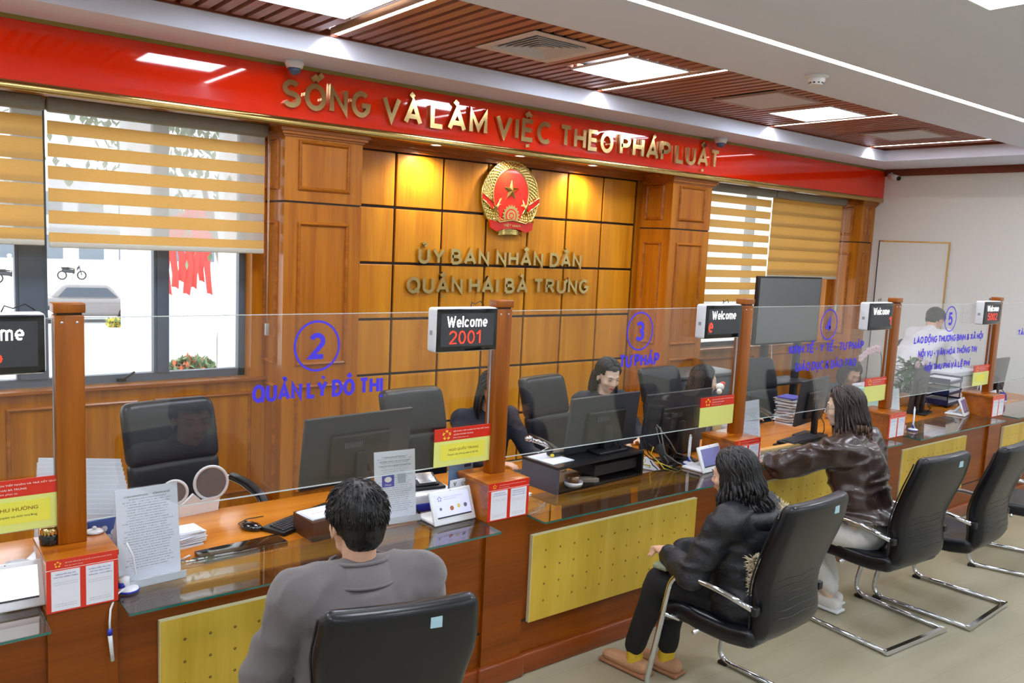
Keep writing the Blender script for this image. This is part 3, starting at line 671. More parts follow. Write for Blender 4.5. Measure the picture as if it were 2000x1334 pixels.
for i, (a, c) in enumerate(bays):
    t = thing('service_counter', bl[i], 'counter', ((a+c)/2, 3.0, 0), group='bays of the service counter'); h = (c-a)/2; ox = (a+c)/2
    obj('front_panel', MB().box(-h, h, -.02, .0, .105, ZG-.014), W_FRONT, t)
    obj('kick_board', MB().rbox((0, -.02, .052), (h, .025, .052), .012, 2, n=(1, 1, 1)), W_BASE, t)
    obj('joint', MB().box(-h, h, -.023, -.02, .268, .278), M_GAP, t)
    obj('inner_shelf', MB().box(-h+.001, h-.001, .002, .225, ZD-.025, ZD), W_DESKTOP, t)
    p0, p1 = pegs[i][0]-ox, pegs[i][1]-ox
    pb = obj('perforated_board', MB().rbox(((p0+p1)/2, -.0335, .483), ((p1-p0)/2, .0105, .219), .002, 1, smooth=False), W_PEG, t)
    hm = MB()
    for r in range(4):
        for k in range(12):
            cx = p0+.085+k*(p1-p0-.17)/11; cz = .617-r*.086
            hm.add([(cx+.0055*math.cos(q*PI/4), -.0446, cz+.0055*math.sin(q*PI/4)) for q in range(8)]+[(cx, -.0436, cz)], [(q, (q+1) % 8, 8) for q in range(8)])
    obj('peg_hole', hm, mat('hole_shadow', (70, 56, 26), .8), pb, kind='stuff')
    obj('pale_edge', MB().box(p0-.001, p1+.001, -.0445, -.0225, .702, .7045).box(p0-.0025, p0, -.0445, -.0225, .265, .7045), W_PEGE, pb)
    g = thing('glass_counter_top', ['glass counter top at the left edge, under the first tablet', 'glass counter top before the man in grey', 'glass counter top with the white tablet left of the woman in black',
        'glass counter top under the arms of the woman in brown leather', 'dark reflecting glass counter top behind the empty black chair', 'glass counter top at the far right'][i], 'glass top', (ox, 3.0, 0), group='glass counter tops')
    obj('glass_plate', MB().box(-h+.01, h-.01, -.165, .2, ZG-.011, ZG), M_CGLASS, g)
    obj('green_edge', MB().box(-h+.01, h-.01, -.166, -.165, ZG-.010, ZG-.002).box(-h+.0085, -h+.01, -.165, -.0, ZG-.010, ZG-.002).box(h-.01, h-.0085, -.165, -.0, ZG-.010, ZG-.002), M_GEDGE, g)
pc = ['counter pillar and post nearest the left edge, with the black jar', 'counter pillar and post under the display reading Welcome 2001', 'counter pillar and post right of the white tablet, above the woman in black',
      'counter pillar and post between the seated woman in brown and the standing man', 'far right counter pillar and post under display 5002']
for i, (a, c) in enumerate(cols):
    t = thing('counter_pillar', pc[i], 'pillar', ((a+c)/2, YFR, 0), group='counter pillars with glass posts'); h = (c-a)/2; ox = (a+c)/2
    obj('column', MB().box(-h, h, 0, .26, .105, ZG+.0), W_FRONT, t)
    obj('base', MB().rbox((0, .01, .055), (h+.02, .03, .055), .014, 2), W_BASE, t)
    obj('pedestal', MB().box(-h+.006, h-.002, .004, .25, ZG, .978), W_CAP, t)
    obj('pedestal_top', MB().rbox((.002, .125, .989), (h+.004, .13, .011), .004, 2), W_CAP, t)
    px = posts[i]-ox
    obj('post', MB().rbox((px+.045, .155, 1.395), (.045, .03, .395), .004, 2), W_POST, t)
    obj('post_neck', MB().box(px+.006, px+.084, .131, .179, 1.79, 1.797), M_GAP, t)
    obj('post_cap', MB().rbox((px+.045, .155, 1.8135), (.049, .034, .0165), .004, 2), W_POST, t)
    for s in (.022, .068): obj('screw', MB().tube([(px+s, .128, 1.765), (px+s, .1235, 1.765)], .0045, 10), M_STEEL, t)
t = thing('worktop', 'long orange brown wooden staff desk behind the glass screens', 'desk', (4.1, 3.56, 0))
obj('top', MB().rbox((0, 0, ZD-.0125), (5.5, .325, .0125), .005, 2, n=(12, 1, 1)), W_DESKTOP, t); obj('back_panel', MB().box(-5.45, 5.45, .2, .22, 0, ZD-.025), W_FRONT, t)
# glass screens with blue lettering
gl = ['clear glass screen at the left edge over the counter', 'glass screen with blue QUẢN LÝ ĐÔ THỊ, before the first staff chair', 'glass screen with blue TƯ PHÁP, before the woman looking down', 'glass screen with two blue lines beside the big dark display', 'glass screen with three blue lines, before the standing man in white', 'glass screen at the right edge with blue TÀI CHÍNH']
YS = 3.118
edges = [-1.4]+[p for p in posts]+[9.6]
texts = {1: [('c', '2', 1.451, 1.648, .1), ('QUẢN LÝ ĐÔ THỊ', 1.185, 1.756, 1.432, 1.507)],
         2: [('c', '3', 3.333, 1.656, .102), ('TƯ PHÁP', 3.188, 3.5, 1.458, 1.534)],
         3: [('c', '4', 5.185, 1.65, .102), ('KINH TẾ - Y TẾ - TƯ PHÁP', 4.745, 5.66, 1.462, 1.525), ('GIÁO DỤC & ĐÀO TẠO', 4.83, 5.58, 1.342, 1.405)],
         4: [('c', '5', 6.962, 1.656, .1), ('LAO ĐỘNG THƯƠNG BINH & XÃ HỘI', 6.395, 7.596, 1.47, 1.527), ('NỘI VỤ - VĂN HÓA THÔNG TIN', 6.483, 7.507, 1.36, 1.415), ('NỘI THU PHÍ VÀ LỆ PHÍ', 6.615, 7.401, 1.245, 1.3)],
         5: [('TÀI CHÍNH - KẾ HOẠCH', 8.32, 9.3, 1.475, 1.53)]}
for i in range(6):
    x0 = edges[i]+(.09 if i else 0)+.004; x1 = edges[i+1]-.004
    t = thing('glass_screen', gl[i], 'glass screen', ((x0+x1)/2, YS, 1.065)); h = (x1-x0)/2; ox = (x0+x1)/2
    obj('pane', MB().box(-h, h, -.004, .004, 0, .712), M_SGLASS, t)
    obj('polished_edge', MB().box(-h, h, -.0042, .0042, .712, .7145).box(-h, h, -.0042, .0042, -.003, 0).box(h-.0, h+.003, -.0042, .0042, 0, .712).box(-h-.003, -h, -.0042, .0042, 0, .712), M_SEDGE, t)
    if i in texts:
        for q in texts[i]:
            if q[0] != 'c':
                for l in lettering(q[0], q[1]-ox, q[2]-ox, q[3]-1.065, q[4]-1.065, -.0045, .001, .24, sp=.12, per=True): obj('letter', l, M_BLUEG, t)
                continue
            mb = MB()
            if q[0] == 'c':
                _, d, cx, cz, r = q
                ribbon([(cx-ox+r*.96*math.cos(a*PI/24), cz-1.065+r*math.sin(a*PI/24)) for a in range(48)]+[(cx-ox+r*.96, cz-1.065)], .009, mb, -.0056, -.0045)
                l = lettering(d, cx-ox-.034, cx-ox+.034, cz-1.065-.055, cz-1.065+.055, -.0045, .001, .2); mb.add(l.v, l.f)
            obj('blue_number', mb, M_BLUEG, t)
# queue displays
M_LEDW = mat('white_led', (255, 252, 248), .5, emit=1.6, vary=0); M_LEDR = mat('red_led', (255, 70, 40), .5, emit=1.5, ecol=(255, 50, 24), vary=0); M_LEDP = mat('led_matrix_face', (52, 54, 60), .3, bump=(700, .4)); M_SHELL = mat('white_shell', (228, 232, 238), .35)
ds = [(.467, '6'), (2.295, '2001'), (4.103, 'e'), (5.866, '1'), (7.69, '5002')]
dn = ['queue display cut by the left edge, showing a red 6', 'queue display showing Welcome and red 2001', 'queue display showing Welcome and a lone red e', 'queue display showing Welcome with a red stroke at its right edge', 'far right queue display showing red 5002']
for i, (xr, code) in enumerate(ds):
    t = thing('queue_display', dn[i], 'display', (xr-.165, 3.03, 1.705), group='queue displays on the counter posts')
    obj('housing', MB().rbox((0, .035, 0), (.168, .036, .099), .014, 4), M_SHELL, t)
    obj('screen', MB().rbox((0, -.001, 0), (.163, .003, .094), .0029, 2), M_SCRN, t)
    obj('led_matrix', MB().box(-.143, .143, -.005, -.0035, -.072, .074), M_LEDP, t)
    w = dots('Welcome', -.112, .105, .012, .064, -.0056, .0026, .13); obj('white_text', w, M_LEDW, t)
    xx = {'6': (.0, .045), '2001': (-.1, .07), 'e': (-.135, -.1), '1': (.11, .14), '5002': (-.09, .09)}[code]
    obj('red_text', dots(code, xx[0], xx[1], -.062, -.002 if code != 'e' else .02, -.0056, .0026, .12, (-.14, .14)), M_LEDR, t)
    obj('bracket', MB().box(.1, .15, .07, .106, -.03, .03), M_DARK, t)
    obj('cable', MB().tube([(.05, .05, .099), (.06, .06, .118), (.085, .07, .108), (.12, .075, .122), (.15, .09, .1)], .0022, 6), M_CABLEB, t)
    obj('vent_slot', MB().box(-.1685, -.167, .025, .045, -.022, -.002), mat('slot_tint', (150, 154, 160), .5), t)
# star emblem used on the red headers
def petals(mb, cx, cz, r, y):
    for k in range(5):
        a = PI/2+k*2*PI/5
        pts = [(cx+r*.42*math.cos(a-.5), cz+r*.42*math.sin(a-.5)), (cx+r*.98*math.cos(a-.35), cz+r*.98*math.sin(a-.35)), (cx+r*math.cos(a+.25), cz+r*math.sin(a+.25)), (cx+r*.5*math.cos(a+.5), cz+r*.5*math.sin(a+.5)), (cx+r*.66*math.cos(a), cz+r*.66*math.sin(a))]
        mb.add([(p[0], y, p[1]) for p in pts], [(4, 0, 1, 2), (4, 2, 3)])
    return mb
M_STARG = mat('header_emblem_gold', (250, 206, 60), .5)
H1, H2, H3 = 'BỘ PHẬN TIẾP NHẬN VÀ TRẢ KẾT QUẢ', 'QUẬN HAI BÀ TRƯNG', 'Hành chính phục vụ'
np_ = [(.517, 'THỊ THU HƯỜNG', 'Phòng tài nguyên và môi trường', 'cut by the left edge beside the first post'), (2.338, 'NGÔ QUỐC TRUNG', 'Chuyên viên Phòng quản lý đô thị', 'hung left of the post under display 2001'),
       (4.19, None, None, 'blank, beside the dark monitors and third post'), (6.02, None, None, 'blank, above the woman in brown leather'), (7.78, ' ', None, 'smallest, hung left of the far right post')]
for i, (xr, n1, n2, lab) in enumerate(np_):
    t = thing('name_plate', 'yellow and red name plate, '+lab, 'sign', (xr-.158, 3.1, 1.157), group='yellow and red name plates on the glass')
    bh = 0.112/2
    obj('yellow_card', MB().box(-.157, .157, -.0015, .0025, -.088, .03), M_YEL, t)
    hd = obj('red_header', MB().box(-.157, .157, -.002, .0025, .03, .088), M_SIGNR, t)
    obj('emblem', petals(MB(), -.093, .058, .024, -.0028), M_STARG, hd)
    mb = MB(); mb.add(*fonttext(H1, .045, .072, .2, .0095, -.0027, bold=.01)); mb.add(*fonttext(H2, -.0, .056, .11, .0095, -.0027, bold=.01)); mb.add(*fonttext(H3, -.014, .041, .084, .007, -.0027))
    obj('white_lettering', mb, M_INKW, hd)
    if n1 == ' ': obj('yellow_inset', MB().box(-.1, .06, -.0022, -.0016, -.05, .005), M_YEL2, t)  # plain patch of the brighter yellow card
    elif n1:
        obj('inset_card', MB().box(-.125, .125, -.0022, -.0016, -.062, .014), M_YEL2, t)
        mb = MB(); mb.add(*fonttext(n1, .005, -.012, .165, .019, -.0028, bold=.012)); obj('name_lettering', mb, M_INKO, t)
        mb = MB(); mb.add(*fonttext(n2, .0, -.037, .17, .011, -.0028)); obj('role_lettering', mb, M_INKD, t)
# notices on the pedestals (codes left blank)
M_SMALL = printed('small_print', (238, 240, 246), (120, 120, 120), 150, (.043, .06), .5)
for i, (a, c) in enumerate(cols):
    w = (c-a)/2+.002
    t = thing('pedestal_notice', 'red framed notice with two white sheets on the '+['first pedestal at the left', 'pedestal under display 2001', 'pedestal behind the woman in black', 'pedestal behind the woman in brown', 'far right pedestal'][i], 'sign', ((a+c)/2, YFR-.0035, .909), group='red notices on the pedestals')
    obj('red_board', MB().box(-w, w, -.002, .002, -.09, .09), M_SIGNR, t)
    s = w/.1195
    for q, cx in enumerate((-.057*s, .057*s)):
        sh = obj('white_sheet', MB().box(-.047*s, .047*s, -.001, .0005, -.068, .068), mat('notice_sheet', (236, 238, 246), .4), t, at=(cx, -.0025, -.016))
        mb = MB()
        for r, ww in ((0, .066), (1, .08)) if q == 0 else ((0, .076), (1, .07), (2, .08)):
            mb.add(*fonttext(['HƯỚNG DẪN TRA CỨU', 'THỦ TỤC HÀNH CHÍNH', 'TRỰC TUYẾN'][r], 0, .057-r*.0105, ww*s, .006, -.0016, bold=.02))
        obj('blue_heading', mb, M_INKB, sh)
        mb = MB()
        for r in (0, 1): mb.add(*fonttext('quét mã để tra cứu thông tin và kết quả hồ sơ', 0, (.028 if q == 0 else .018)-r*.007-(0), .08*s, .003, -.0016)); mb.add(*fonttext('bộ phận tiếp nhận và trả kết quả', 0, -.046-r*.007, .07*s, .003, -.0016))
        obj('small_lettering', mb, M_INKD, sh)
    obj('white_line', MB().box(-w, w, -.0026, -.002, .056, .0575), M_INKW, t)
    obj('emblem', petals(MB(), -w+.034, .074, .0105, -.0026), M_STARG, t)
    mb = MB(); mb.add(*fonttext(H1+' '+H2, .02*s, .077, .155*s, .006, -.0026)); mb.add(*fonttext('thủ tục hành chính', -.03*s, .066, .06*s, .004, -.0026)); obj('header_lettering', mb, M_INKW, t)

# ============================================================ DESK THINGS
M_TABS = mat('tablet_screen_lilac', (176, 180, 226), .12, emit=.55, ecol=(178, 182, 230), coat=.5); M_TABW = mat('tablet_screen_white', (244, 244, 248), .12, emit=.6, coat=.5); M_TABD = mat('tablet_screen_dim', (116, 122, 172), .1, emit=.12, ecol=(120, 126, 180), coat=.8)
def tablet(x, y, rz, label, scr, icons=False, w=.118):
    t = thing('desk_tablet', label, 'tablet', (x, y, ZG), rz, group='white desk tablets on the glass counter')
    T = rot('X', -22, (0, 0, .004)) @ loc(0, 0, .002)
    obj('body', MB().rbox((0, .006, .078), (w, .007, .078), .0065, 3, T=T), M_WPL, t)
    obj('foot', MB().rbox((0, .085, .008), (w-.004, .075, .008), .007, 3), M_WPL, t)
    obj('rear_prop', MB().tube([(0, .04, .09), (0, .11, .012)], .03, 10, flat=.4), M_WPL, t)
    s = obj('screen', MB().box(-w+.022, w-.022, -.0022, -.0012, .035, .138, T=T), scr, t)
    obj('dark_bar', MB().box(-w+.022, w-.022, -.0026, -.0021, .03, .0365, T=T), M_DARK, s)
    if icons:
        mb = MB()
        for cx, cz, r in ((-.01, .068, .011),): mb.add([(cx+r*math.cos(a*PI/8), -.003, cz+r*math.sin(a*PI/8)) for a in range(16)], [tuple(range(16))], False, T)
        obj('brown_icon', mb, mat('icon_brown', (176, 110, 60), .5), s)
        mb = MB()
        for cx, cz, r in ((.03, .073, .01),): mb.add([(cx+r*math.cos(a*PI/8), -.003, cz+r*math.sin(a*PI/8)) for a in range(16)], [tuple(range(16))], False, T)
        obj('yellow_icon', mb, mat('icon_yellow', (226, 210, 110), .5), s)
        mb = MB()
        for cx, cz, r in ((.068, .072, .01), (-.072, .072, .007)): mb.add([(cx+r*math.cos(a*PI/8), -.003, cz+r*math.sin(a*PI/8)) for a in range(16)], [tuple(range(16))], False, T)
        obj('grey_icon', mb, mat('icon_grey', (110, 116, 130), .5), s)
        mb = MB(); petals(mb, -.07, .117, .012, -.003); v, f = fonttext('bộ phận tiếp nhận và trả kết quả quận hai bà trưng', .005, .122, .11, .006, -.003); mb.add(v, f); v, f = fonttext('đánh giá mức độ hài lòng', -.01, .112, .07, .005, -.003); mb.add(v, f)
        mb.v = [tuple(T @ Vector(p)) for p in mb.v]; obj('screen_lettering', mb, M_INKB, s)
    obj('camera_dot', MB().box(-.002, .002, -.0025, -.001, .148, .151, T=T), M_DARK, t)
tablet(.345, 3.045, -2, 'white desk tablet cut by the left edge, screen glowing white', M_TABW, False, .115)
tablet(2.115, 3.035, 3, 'white desk tablet with coloured round icons on a lilac screen', M_TABS, True)
tablet(3.955, 3.02, 5, 'white desk tablet with a blank lilac screen before the woman in black', M_TABD)
tablet(5.72, 3.05, 4, 'white desk tablet half hidden behind the hair of the woman in brown', M_TABD, False, .1)
tablet(7.44, 3.1, 12, 'white desk tablet left of the far right pedestal', M_TABD, False, .1)
# acrylic document stands
M_ACR = glass('clear_acrylic', (.985, .99, .995), 1.4); M_ACRS = mat('acrylic_base', (206, 214, 220), .15, coat=.5)
M_DOC = printed('letter_print', (234, 238, 246), (120, 128, 140), 105, (.09, .13), .45)
M_DOC2 = printed('guide_print', (236, 238, 246), (110, 120, 130), 105, (.088, .13), .45)
def docstand(x, y, rz, label, m, head=None, w=.106, h=.3, blue=False, zb=ZG):
    t = thing('document_stand', label, 'document stand', (x, y, zb), rz, group='acrylic document stands on the counter')
    T = rot('X', -7, (0, 0, 0)); lo = T @ Matrix.Translation((0, 0, h/2+.012))
    s = obj('sheet', MB().box(-w+.003, w-.003, -.0004, .0004, -h/2+.002, h/2-.002), m, t); s.matrix_basis = lo
    a = obj('acrylic_plate', MB().box(-w, w, -.0035, -.0015, -h/2, h/2).box(-w, w, .0015, .003, -h/2, h/2), M_ACR, t); a.matrix_basis = lo
    obj('acrylic_foot', MB().rbox((0, .0, .003), (w, .045, .003), .0025, 2).box(-w, w, -.045, -.043, .003, .03), M_ACRS, t)
    if head:
        mb = MB()
        for k, (tx, ww) in enumerate(head): mb.add(*fonttext(tx, 0, h/2-.03-k*.02, ww, .009, -.0009, bold=.012))
        q = obj('heading_lettering', mb, M_INKD, t); q.matrix_basis = lo
    if blue:
        mb = MB().box(-.065, -.005, -.0012, -.0008, -.01, .045); q = obj('blue_print', mb, M_INKB, t); q.matrix_basis = lo
        mb = MB(); mb.add(*fonttext('iHanoi', -.035, .0, .03, .009, -.0016)); mb.add([(-.035+.018*math.cos(a*PI/6), -.0016, .024+.013*math.sin(a*PI/6)) for a in range(12)], [tuple(range(12))]); q = obj('white_print', mb, M_INKW, t); q.matrix_basis = lo
        q = obj('blank_square', MB().box(.012, .052, -.0012, -.0008, .002, .045), mat('pale_square', (176, 186, 196), .5), t); q.matrix_basis = lo
docstand(.80, 3.075, 4, 'tall clear stand with a printed letter beside the first pedestal', M_DOC, [('ỦY BAN NHÂN DÂN QUẬN        CỘNG HÒA XÃ HỘI', .16)], .112, .335)
docstand(1.895, 3.2, -6, 'clear stand with a guide sheet and a blue square, left of the iconed tablet', M_DOC2, [('CÔNG DÂN SỐ THỦ ĐÔ', .1), ('HƯỚNG DẪN TẢI VÀ CÀI ĐẶT', .15), ('ỨNG DỤNG IHANOI VỚI MÃ QR', .16)], .104, .31, True)
docstand(4.405, 3.09, 4, 'tall clear stand with two stacked letters right of the third pedestal', M_DOC, None, .106, .36)
docstand(6.25, 3.12, 6, 'narrow looking clear stand with a letter beside the green plant', M_DOC, None, .1, .3)
docstand(8.27, 3.3, 0, 'clear stand with a blue square print right of the far right post', M_DOC2, [('HƯỚNG DẪN TẢI VÀ CÀI ĐẶT', .15)], .11, .3, True)
# small card leaning on pedestal 2 and the blue sheet behind
t = thing('leaning_card', 'white card with black letters leaning on the left side of the 2001 pedestal', 'card', (2.205, 3.15, ZG), 6)
obj('card', MB().box(-.058, .058, -.002, .002, 0, .165), M_PAPER, t)
mb = MB(); mb.add(*fonttext('V', -.03, .145, .018, .02, -.003, bold=.03)); mb.add(*fonttext('QR', .026, .14, .03, .018, -.003)); obj('lettering', mb, M_INKD, t)
t = thing('blue_leaflet', 'pale blue leaflet standing behind the pedestal under display 2001', 'leaflet', (2.27, 3.235, ZD), 4)
obj('sheet', MB().box(-.075, .075, -.001, .001, 0, .27), mat('pale_blue_paper', (132, 168, 214), .5), t); obj('dark_band', MB().box(.02, .06, -.002, -.001, .235, .25), M_NAVY, t)
# pens on coil stands
def penstand(x, y, label, lean=0, dangling=False):
    t = thing('pen_stand', label, 'pen', (x, y, ZG), group='counter pens with white and blue holders')
    obj('base', MB().lathe([(0, 0), (.034, 0), (.036, .006), (.033, .014), (.02, .018), (0, .018)], 24), M_WPL, t)
    obj('blue_ring', MB().lathe([(.0365, .002), (.0375, .006), (.0365, .01)], 24), M_BLUE, t)
    pen = MB().tube([(0, 0, .018), (.004, .004, .05), (.012, .008, .17)], [.008, .0065, .0065], 10)
    if not dangling:
        obj('pen', pen, M_WPL, t); obj('blue_grip', MB().tube([(.0, 0, .02), (.003, .003, .045)], .0095, 10), M_BLUE, t)
        obj('cord', MB().tube([(.02, -.01, .012), (-.02, -.005, .06), (-.012, .0, .15), (0, .004, .185), (.014, .008, .18), (.013, .008, .165)], .0032, 8), M_WPL, t)
    else:
        obj('holder', MB().tube([(-.01, .01, .015), (-.012, .012, .05)], [.016, .02], 12), M_WPL, t)
        obj('blue_holder_collar', MB().tube([(-.014, .01, .012), (-.02, .012, .035)], .018, 12), M_BLUE, t)
        obj('cord', MB().tube([(0, 0, .02), (-.05, -.04, .012), (-.075, -.075, -.02), (-.08, -.085, -.06), (-.08, -.086, -.09)], .0036, 8).tube([(0, .02, .02), (.03, .02, .05), (.02, .02, .12), (.0, .02, .17)], .0034, 8), M_WPL, t)
        obj('pen', MB().tube([(-.08, -.086, -.10), (-.072, -.087, -.2)], [.0075, .006], 10), M_WPL, t); obj('blue_grip', MB().tube([(-.08, -.086, -.085), (-.08, -.086, -.105)], .0088, 10), M_BLUE, t)
penstand(.71, 3.02, 'pen stand with its pen dangling over the counter edge by the first pedestal', 0, True)
penstand(3.93, 3.2, 'white pen standing upright with a looped cord behind the lilac tablet'); penstand(6.33, 3.02, 'white pen on a blue stand on the dark glass beside the fourth pedestal')
# mug, jar, lid
t = thing('ceramic_mug', 'white flowered square mug behind the first tablet', 'mug', (.4, 3.24, ZD), 20)
obj('body', MB().lathe([(0, 0), (.032, 0), (.036, .01), (.042, .11), (.045, .135), (.041, .135), (.037, .02), (0, .014)], 24), M_WCER, t)
obj('handle', MB().tube([(-.04, 0, .105), (-.07, 0, .1), (-.074, 0, .06), (-.036, 0, .03)], .006, 8), M_WCER, t)
mb = MB()
for k in range(7): mb.ell((.04*math.cos(-2.6+k*.35), .04*math.sin(-2.6+k*.35), .04+.02*(k % 3)), (.005, .003, .004), 8)
obj('painted_flower', mb, mat('rose_paint', (180, 110, 110), .4), t)
t = thing('cosmetic_jar', 'black jar with a ridged gold lid on the first pedestal', 'jar', (.487, 3.125, 1.0))
obj('body', MB().lathe([(0, 0), (.034, 0), (.036, .006), (.036, .034), (.033, .038), (0, .038)], 28), mat('black_gloss', (12, 12, 14), .08, coat=.6), t)
mb = MB().lathe([(.034, .038), (.034, .054), (.03, .058), (0, .058)], 40); obj('lid', mb, M_GOLD, t)
mb = MB()
for k in range(20): mb.box(.0335, .0365, -.003, .003, .039, .055, T=Matrix.Rotation(k*PI/10, 4, 'Z'))
obj('lid_ridge', mb, M_GOLD, t, kind='stuff')
t = thing('cup_lid', 'small white round lid on the first pedestal right of the post', 'lid', (.632, 3.165, 1.0))
obj('disc', MB().lathe([(0, 0), (.03, 0), (.034, .004), (.02, .01), (0, .011)], 24), M_WCER, t); obj('knob', MB().ell((0, 0, .016), (.008, .008, .007), 10), M_WCER, t)
# monitors (backs towards the public)
def monitor(x, y, z, rz, label, w=.27, h=.165, base=True, lift=.1, m=M_DARK, tilt=6):
    t = thing('computer_monitor', label, 'monitor', (x, y, z), rz, group='dark computer monitors seen from behind')
    c = lift+h; T = rot('X', tilt, (0, 0, c))
    obj('rear_shell', MB().rbox((0, 0, c), (w, .011, h), .006, 2, T=T), m, t)
    obj('rear_bulge', MB().rbox((0, -.02, c-.02), (w*.55, .018, h*.6), .014, 3, T=T), M_BLACK, t)
    obj('screen', MB().box(-w+.008, w-.008, .0112, .012, c-h+.012, c+h-.008, T=T), M_SCRN, t)
    mb = MB()
    for k in range(9): mb.box(-w*.32+k*.012, -w*.32+.007+k*.012, -.0395, -.038, c+.02, c+.05, T=T)
    obj('cooling_slot', mb, mat('slot_grey', (76, 82, 88), .5), t)
    obj('stand_neck', MB().rbox((0, -.035, c/2-.01), (.03, .016, c/2), .006, 2), M_BLACK, t)
    obj('stand_foot', MB().rbox((0, -.01, .008), (.12, .09, .008), .006, 2), M_BLACK, t)
    obj('cable', MB().tube([(.04, -.04, c-.08), (.07, -.08, c-.17), (.03, -.1, .06), (.09, -.07, .02), (.16, -.02, .008)], .0035, 6), M_CABLEB, t)
monitor(1.965, 3.72, ZD, 5, 'large dark monitor left of the watermark place, in front of an empty chair', .315, .185, lift=.075, tilt=8)
bpy.data.objects['computer_monitor']['label'] = 'large dark monitor behind the circled 2 screen, between the two left staff chairs'
monitor(3.4, 3.42, ZD+.15, 3, 'dark monitor standing on the black riser in front of the woman looking down', .29, .165, lift=.0, tilt=6)
monitor(4.05, 3.42, ZD, 1, 'dark monitor right of the riser, in front of the woman in profile', .31, .175, lift=.105, tilt=6)
monitor(5.56, 3.42, ZD, 10, 'dark monitor beside the keyboard before the woman in brown leather', .25, .17, lift=.1, tilt=6)
monitor(7.38, 3.5, ZD, 12, 'dark monitor right of the green plant on the glass side', .25, .19, lift=.03, tilt=4)
monitor(8.9, 3.5, ZD, 0, 'dark monitor at the right edge behind the last document stand', .27, .17, lift=.08)
# keyboards, mouse
def keyboard(x, y, z, rz, label, w=.22):
    t = thing('keyboard', label, 'keyboard', (x, y, z), rz)
    obj('case', MB().rbox((0, 0, .01), (w, .068, .01), .005, 2), M_BLACK, t)
    km = MB().rbox((0, 0, .0), (.0078, .0078, .004), .002, 1).mesh('key_cap')
    for r in range(5):
        for k in range(int(w*2/.0192)-1): obj('key_cap', km, M_DARK, t, at=(-w+.02+k*.0192+(.004*r), -.048+r*.0205, .0225))
keyboard(1.60, 3.52, ZD, 25, 'black keyboard behind the brown box of papers'); keyboard(5.3, 3.33, ZD+.012, 8, 'black keyboard on a black pad before the woman in brown'); keyboard(3.0, 3.62, ZD, 5, 'black keyboard under the hand of the second clerk', .19)
t = thing('desk_pad', 'thin black pad under the keyboard before the woman in brown', 'pad', (5.32, 3.3, ZD), 8); obj('sheet', MB().rbox((0, 0, .005), (.27, .11, .005), .003, 2), M_BLACK, t)
t = thing('computer_mouse', 'black glossy mouse alone on the desk behind the glass', 'mouse', (1.345, 3.53, ZD), 30)
obj('shell', MB().ell((0, 0, .012), (.034, .056, .022), 24), mat('gloss_black', (16, 17, 20), .12, coat=.6), t); obj('wheel', MB().ell((0, .03, .031), (.004, .011, .006), 12), M_DARK, t)
obj('cable', MB().tube([(0, .055, .008), (.02, .09, .004), (.09, .1, .004), (.16, .06, .004)], .002, 6), M_CABLEB, t)
t = thing('portable_drive', 'flat black glossy slab with a white cable on the desk edge', 'device', (1.22, 3.3, ZD), 4)
obj('slab', MB().rbox((0, 0, .011), (.18, .055, .011), .004, 2), M_SCRN, t)
obj('cable', MB().tube([(-.18, -.01, .01), (-.23, -.02, .012), (-.25, .01, .012), (-.2, .05, .008)], .005, 8), M_WPL, t); obj('plug', MB().rbox((-.195, -.01, .011), (.02, .009, .006), .003, 2), M_BLACK, t)
# brown box with papers and pens
t = thing('paper_box', 'brown wooden box topped by white notes near the middle of the first bay', 'box', (1.63, 3.34, ZD), 4)
obj('box', MB().rbox((0, 0, .045), (.13, .09, .045), .003, 1, smooth=False), mat('dark_brown_box', (84, 52, 34), .35), t)
t = thing('note_sheet', 'white note sheets lying on the brown box', 'paper', (1.58, 3.34, ZD+.0905), 8)
for k in range(3): obj('sheet', MB().box(-.075+k*.004, .075+k*.004, -.07, .07, k*.0015, k*.0015+.001), M_PAPER, t)
mb = MB(); mb.add(*[[(x, -(z), .0043) for x, y, z in fonttext('ghi chú hồ sơ', 0, 0, .07, .015, 0)[0]], fonttext('ghi chú hồ sơ', 0, 0, .07, .015, 0)[1]]); obj('red_scribble', mb, M_SIGNR, t)
for k, (dx, m, lb) in enumerate(((0, M_WPL, 'white capped pen on the brown box'), (.025, M_BLUE, 'blue pen on the brown box'), (.05, M_BLACK, 'black pen on the brown box'))):
    t = thing('ballpoint_pen', lb, 'pen', (1.69+dx, 3.34+dx*.4, ZD+.099), 30+k*9); obj('barrel', MB().tube([(0, -.06, 0), (0, .06, 0)], [.005, .0075], 10), m, t); obj('clip', MB().box(-.001, .001, .02, .058, .007, .01), M_STEEL, t)
# documents at the left of bay one
rng = random.Random(4)
t = thing('paper_stack', 'ragged stack of small white papers right of the first document stand', 'papers', (1.04, 3.5, ZD), 10)
for k in range(16): obj('sheet', MB().box(-.07, .07, -.05, .05, 0, .0035), M_PAPER, t, at=(rng.uniform(-.012, .012), rng.uniform(-.01, .01), k*.004), rz=rng.uniform(-8, 8))
t = thing('folder_rack', 'fan of upright white folders behind the first post', 'folders', (.66, 3.66, ZD), -28)
for k in range(13):
    o = obj('folder', MB().box(-.16, .16, -.0015, .0015, 0, .37-.010*k), mat('translucent_folder', (226, 232, 240), .35), t, at=(.012*k, -.028*k, 0)); o.rotation_euler = (math.radians(-9), 0, math.radians(rng.uniform(-3, 3)))
obj('rack_base', MB().rbox((.06, -.16, .006), (.2, .22, .006), .004, 1), M_WPL, t)
t = thing('blue_calendar', 'blue standing folder with pale dots behind the first pedestal', 'folder', (.70, 3.28, ZD), 14)
obj('cover', MB().rbox((0, 0, .12), (.075, .006, .12), .005, 2), mat('mid_blue_card', (70, 92, 160), .5), t)
mb = MB()
